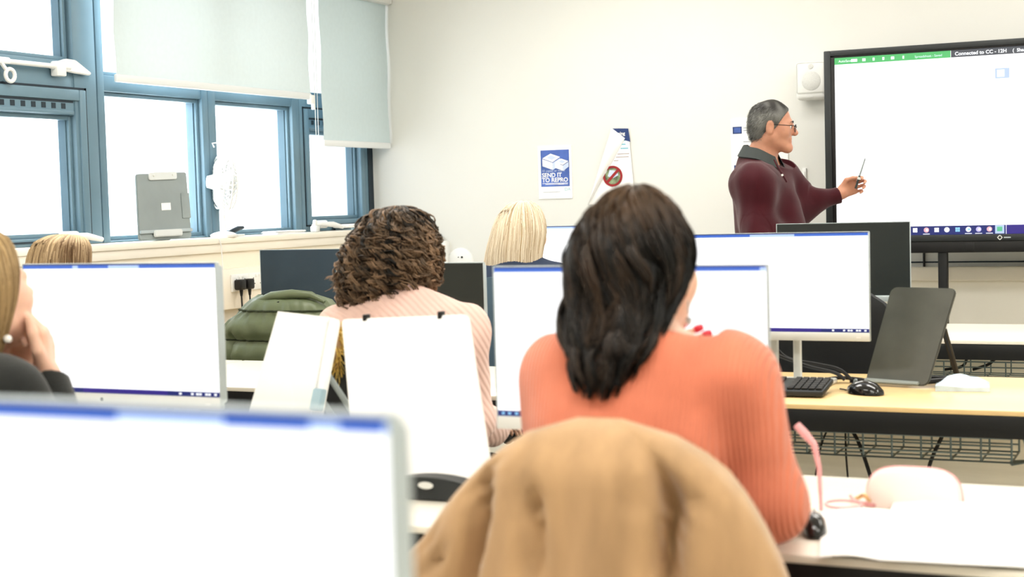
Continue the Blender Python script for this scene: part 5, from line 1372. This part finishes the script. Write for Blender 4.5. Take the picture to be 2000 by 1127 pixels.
# fine short hairs
rgh = np.random.default_rng(8); sel = rgh.choice(len(v), 5200); qn = v[sel]-np.array(HL_(0, -.01, .02)); qn /= np.linalg.norm(qn, axis=1)[:, None]
dn = np.array(mR @ V((0, -.55, -.75))); dd = qn*.45+dn*.8+rgh.normal(size=qn.shape)*.18; s_ = np.linspace(0, 1, 4)[None, :, None]
pa = v[sel][:, None]-qn[:, None]*.001+dd[:, None]*.016*s_-qn[:, None]*.006*s_**2
sv, sf = strands_mesh(pa, .0007*(1-.5*s_[..., 0])*np.ones((len(sel), 1)), 3)
tn2 = np.repeat(np.clip(tn[sel]+.15*rgh.normal(size=len(sel)), 0, 1), 12)
np_mesh('hair', np.vstack([v, sv]), np.vstack([f, sf+len(v)]), H_gr, mb_, base, np.concatenate([tn, tn2]))
for sx in (-1, 1):
    e = MB().lathe([(.001, -.012), (.008, -.009), (.012, 0), (.008, .009), (.001, .012)], 16, HL_(sx*.031, .079, -.002)-base); e.build('eyeball', M['eye'], mb_)
    MB().lathe([(.001, .0), (.0055, .0005), (.006, -.003)], 12, (0, 0, 0), 'z', Matrix.Translation(HL_(sx*.031, .0905, -.002)-base) @ (mR @ V((0, 1, 0))).to_track_quat('Z', 'Y').to_matrix().to_4x4()).build('iris', M['iris'], mb_)
    MB().tube([HL_(sx*.014, .093, .020)-base, HL_(sx*.032, .094, .026)-base, HL_(sx*.048, .082, .021)-base], [.002, .0035, .0015], 6).build('eyebrow', M['collar'], mb_)
g = MB(); 
for sx in (-1, 1):
    c = (sx*.033, .109, -.006); g.tube([HL_(c[0]+.024*math.copysign(abs(math.cos(a))**.8, math.cos(a)), c[1]-.006*abs(math.cos(a)) if math.cos(a)*sx > 0 else c[1], c[2]+.017*math.copysign(abs(math.sin(a))**.8, math.sin(a)))-base for a in np.linspace(0, 6.2832, 29)], .0016, 6, False)
    g.tube([HL_(sx*.057, .104, .004)-base, HL_(sx*.076, .06, .004)-base, HL_(sx*.081, .0, .004)-base, HL_(sx*.080, -.02, -.012)-base], .0017, 6)
g.tube([HL_(-.010, .109, .0)-base, HL_(0, .113, .003)-base, HL_(.010, .109, .0)-base], .0016, 6)
gls = g.build('spectacles', M['black'], mb_)
# collar and placket
up_ = (mN-mP).normalized(); cN_ = HL_(0, -.022, -.135)
cs = MB(); n = 40; vs = []; fr_ = V((fc.x, fc.y, 0)).normalized(); rr2 = V((fr_.y, -fr_.x, 0))
cc = PY(1487, 300, mY)
for k in range(n+1):
    a = math.radians(18+ (360-36)*k/n); fx_, rx_ = math.cos(a), math.sin(a)
    base_dir = fr_*fx_*.079+rr2*rx_*.079
    drop = -.048*max(0, fx_)**1.5+.016*max(0, -fx_)
    wd2 = .040+.014*max(0, fx_)**3
    vs += [cc+base_dir*.94+V((0, 0, .022+drop*1.0)), cc+base_dir*1.06+V((0, 0, .027+drop)), cc+base_dir*1.42+V((0, 0, .018-wd2+drop)), cc+base_dir*1.34+V((0, 0, .012-wd2+drop)), cc+base_dir*.98+V((0, 0, -.03+drop))]
cs.add([v_-base for v_ in vs], [(5*k+j, 5*k+j+1, 5*k+j+6, 5*k+j+5) for k in range(n) for j in range(4)])
cs.build('collar', M['collar'], mb_, angle=60)
Yp = mY-.12
pk = MB(); pp = [PY(x, y, Y_)-base for x, y, Y_ in ((1512, 312, mY-.10), (1519, 326, mY-.115), (1529, 342, mY-.125), (1537, 356, mY-.128))]
pk.tube(pp, [.004, .005, .005, .004], 6); pk.build('placket', M['burg'], mb_)
MB().lathe([(.0005, .004), (.005, .003), (.0055, -.002)], 12, (0, 0, 0), 'y', Matrix.Translation(pp[2]+V((0, -.008, 0)))).build('button', M['pearl'], mb_)
# stylus
s0, s1 = PY(1671, 368, mY+.265), PY(1690, 309, mY+.25); so = (s0+s1)/2
sty = thing('stylus', 'thin grey stylus held up by the standing person', 'stylus', s0)
MB().tube([(0, 0, 0), (s1-s0)*.42], [.0055, .005], 10).build('barrel', M['collar'], sty)
MB().tube([(s1-s0)*.40, (s1-s0)*.97, (s1-s0)], [.0038, .0032, .0012], 10).build('tip', M['slopeg'], sty)
MB().tube([(s1-s0)*.30, (s1-s0)*.38], .007, 10).build('grip_ring', M['lsilver'], sty)

# ================================================================== CAMERA
cam = bpy.data.cameras.new('camera'); co = bpy.data.objects.new('camera', cam); COL.objects.link(co)
co.matrix_world = Matrix.Translation(CAM) @ Matrix((RGT, UPV, -FWD)).transposed().to_4x4()
cam.sensor_width = 36; cam.lens = 36*F/2000; cam.clip_start = .05
cam.dof.use_dof = True; cam.dof.focus_distance = 6.3; cam.dof.aperture_fstop = 4.6
SC.camera = co
SC.view_settings.view_transform = 'Standard'
SC.view_settings.look = 'Medium High Contrast'
SC.view_settings.exposure = 0.03
SC.view_settings.gamma = 1.0
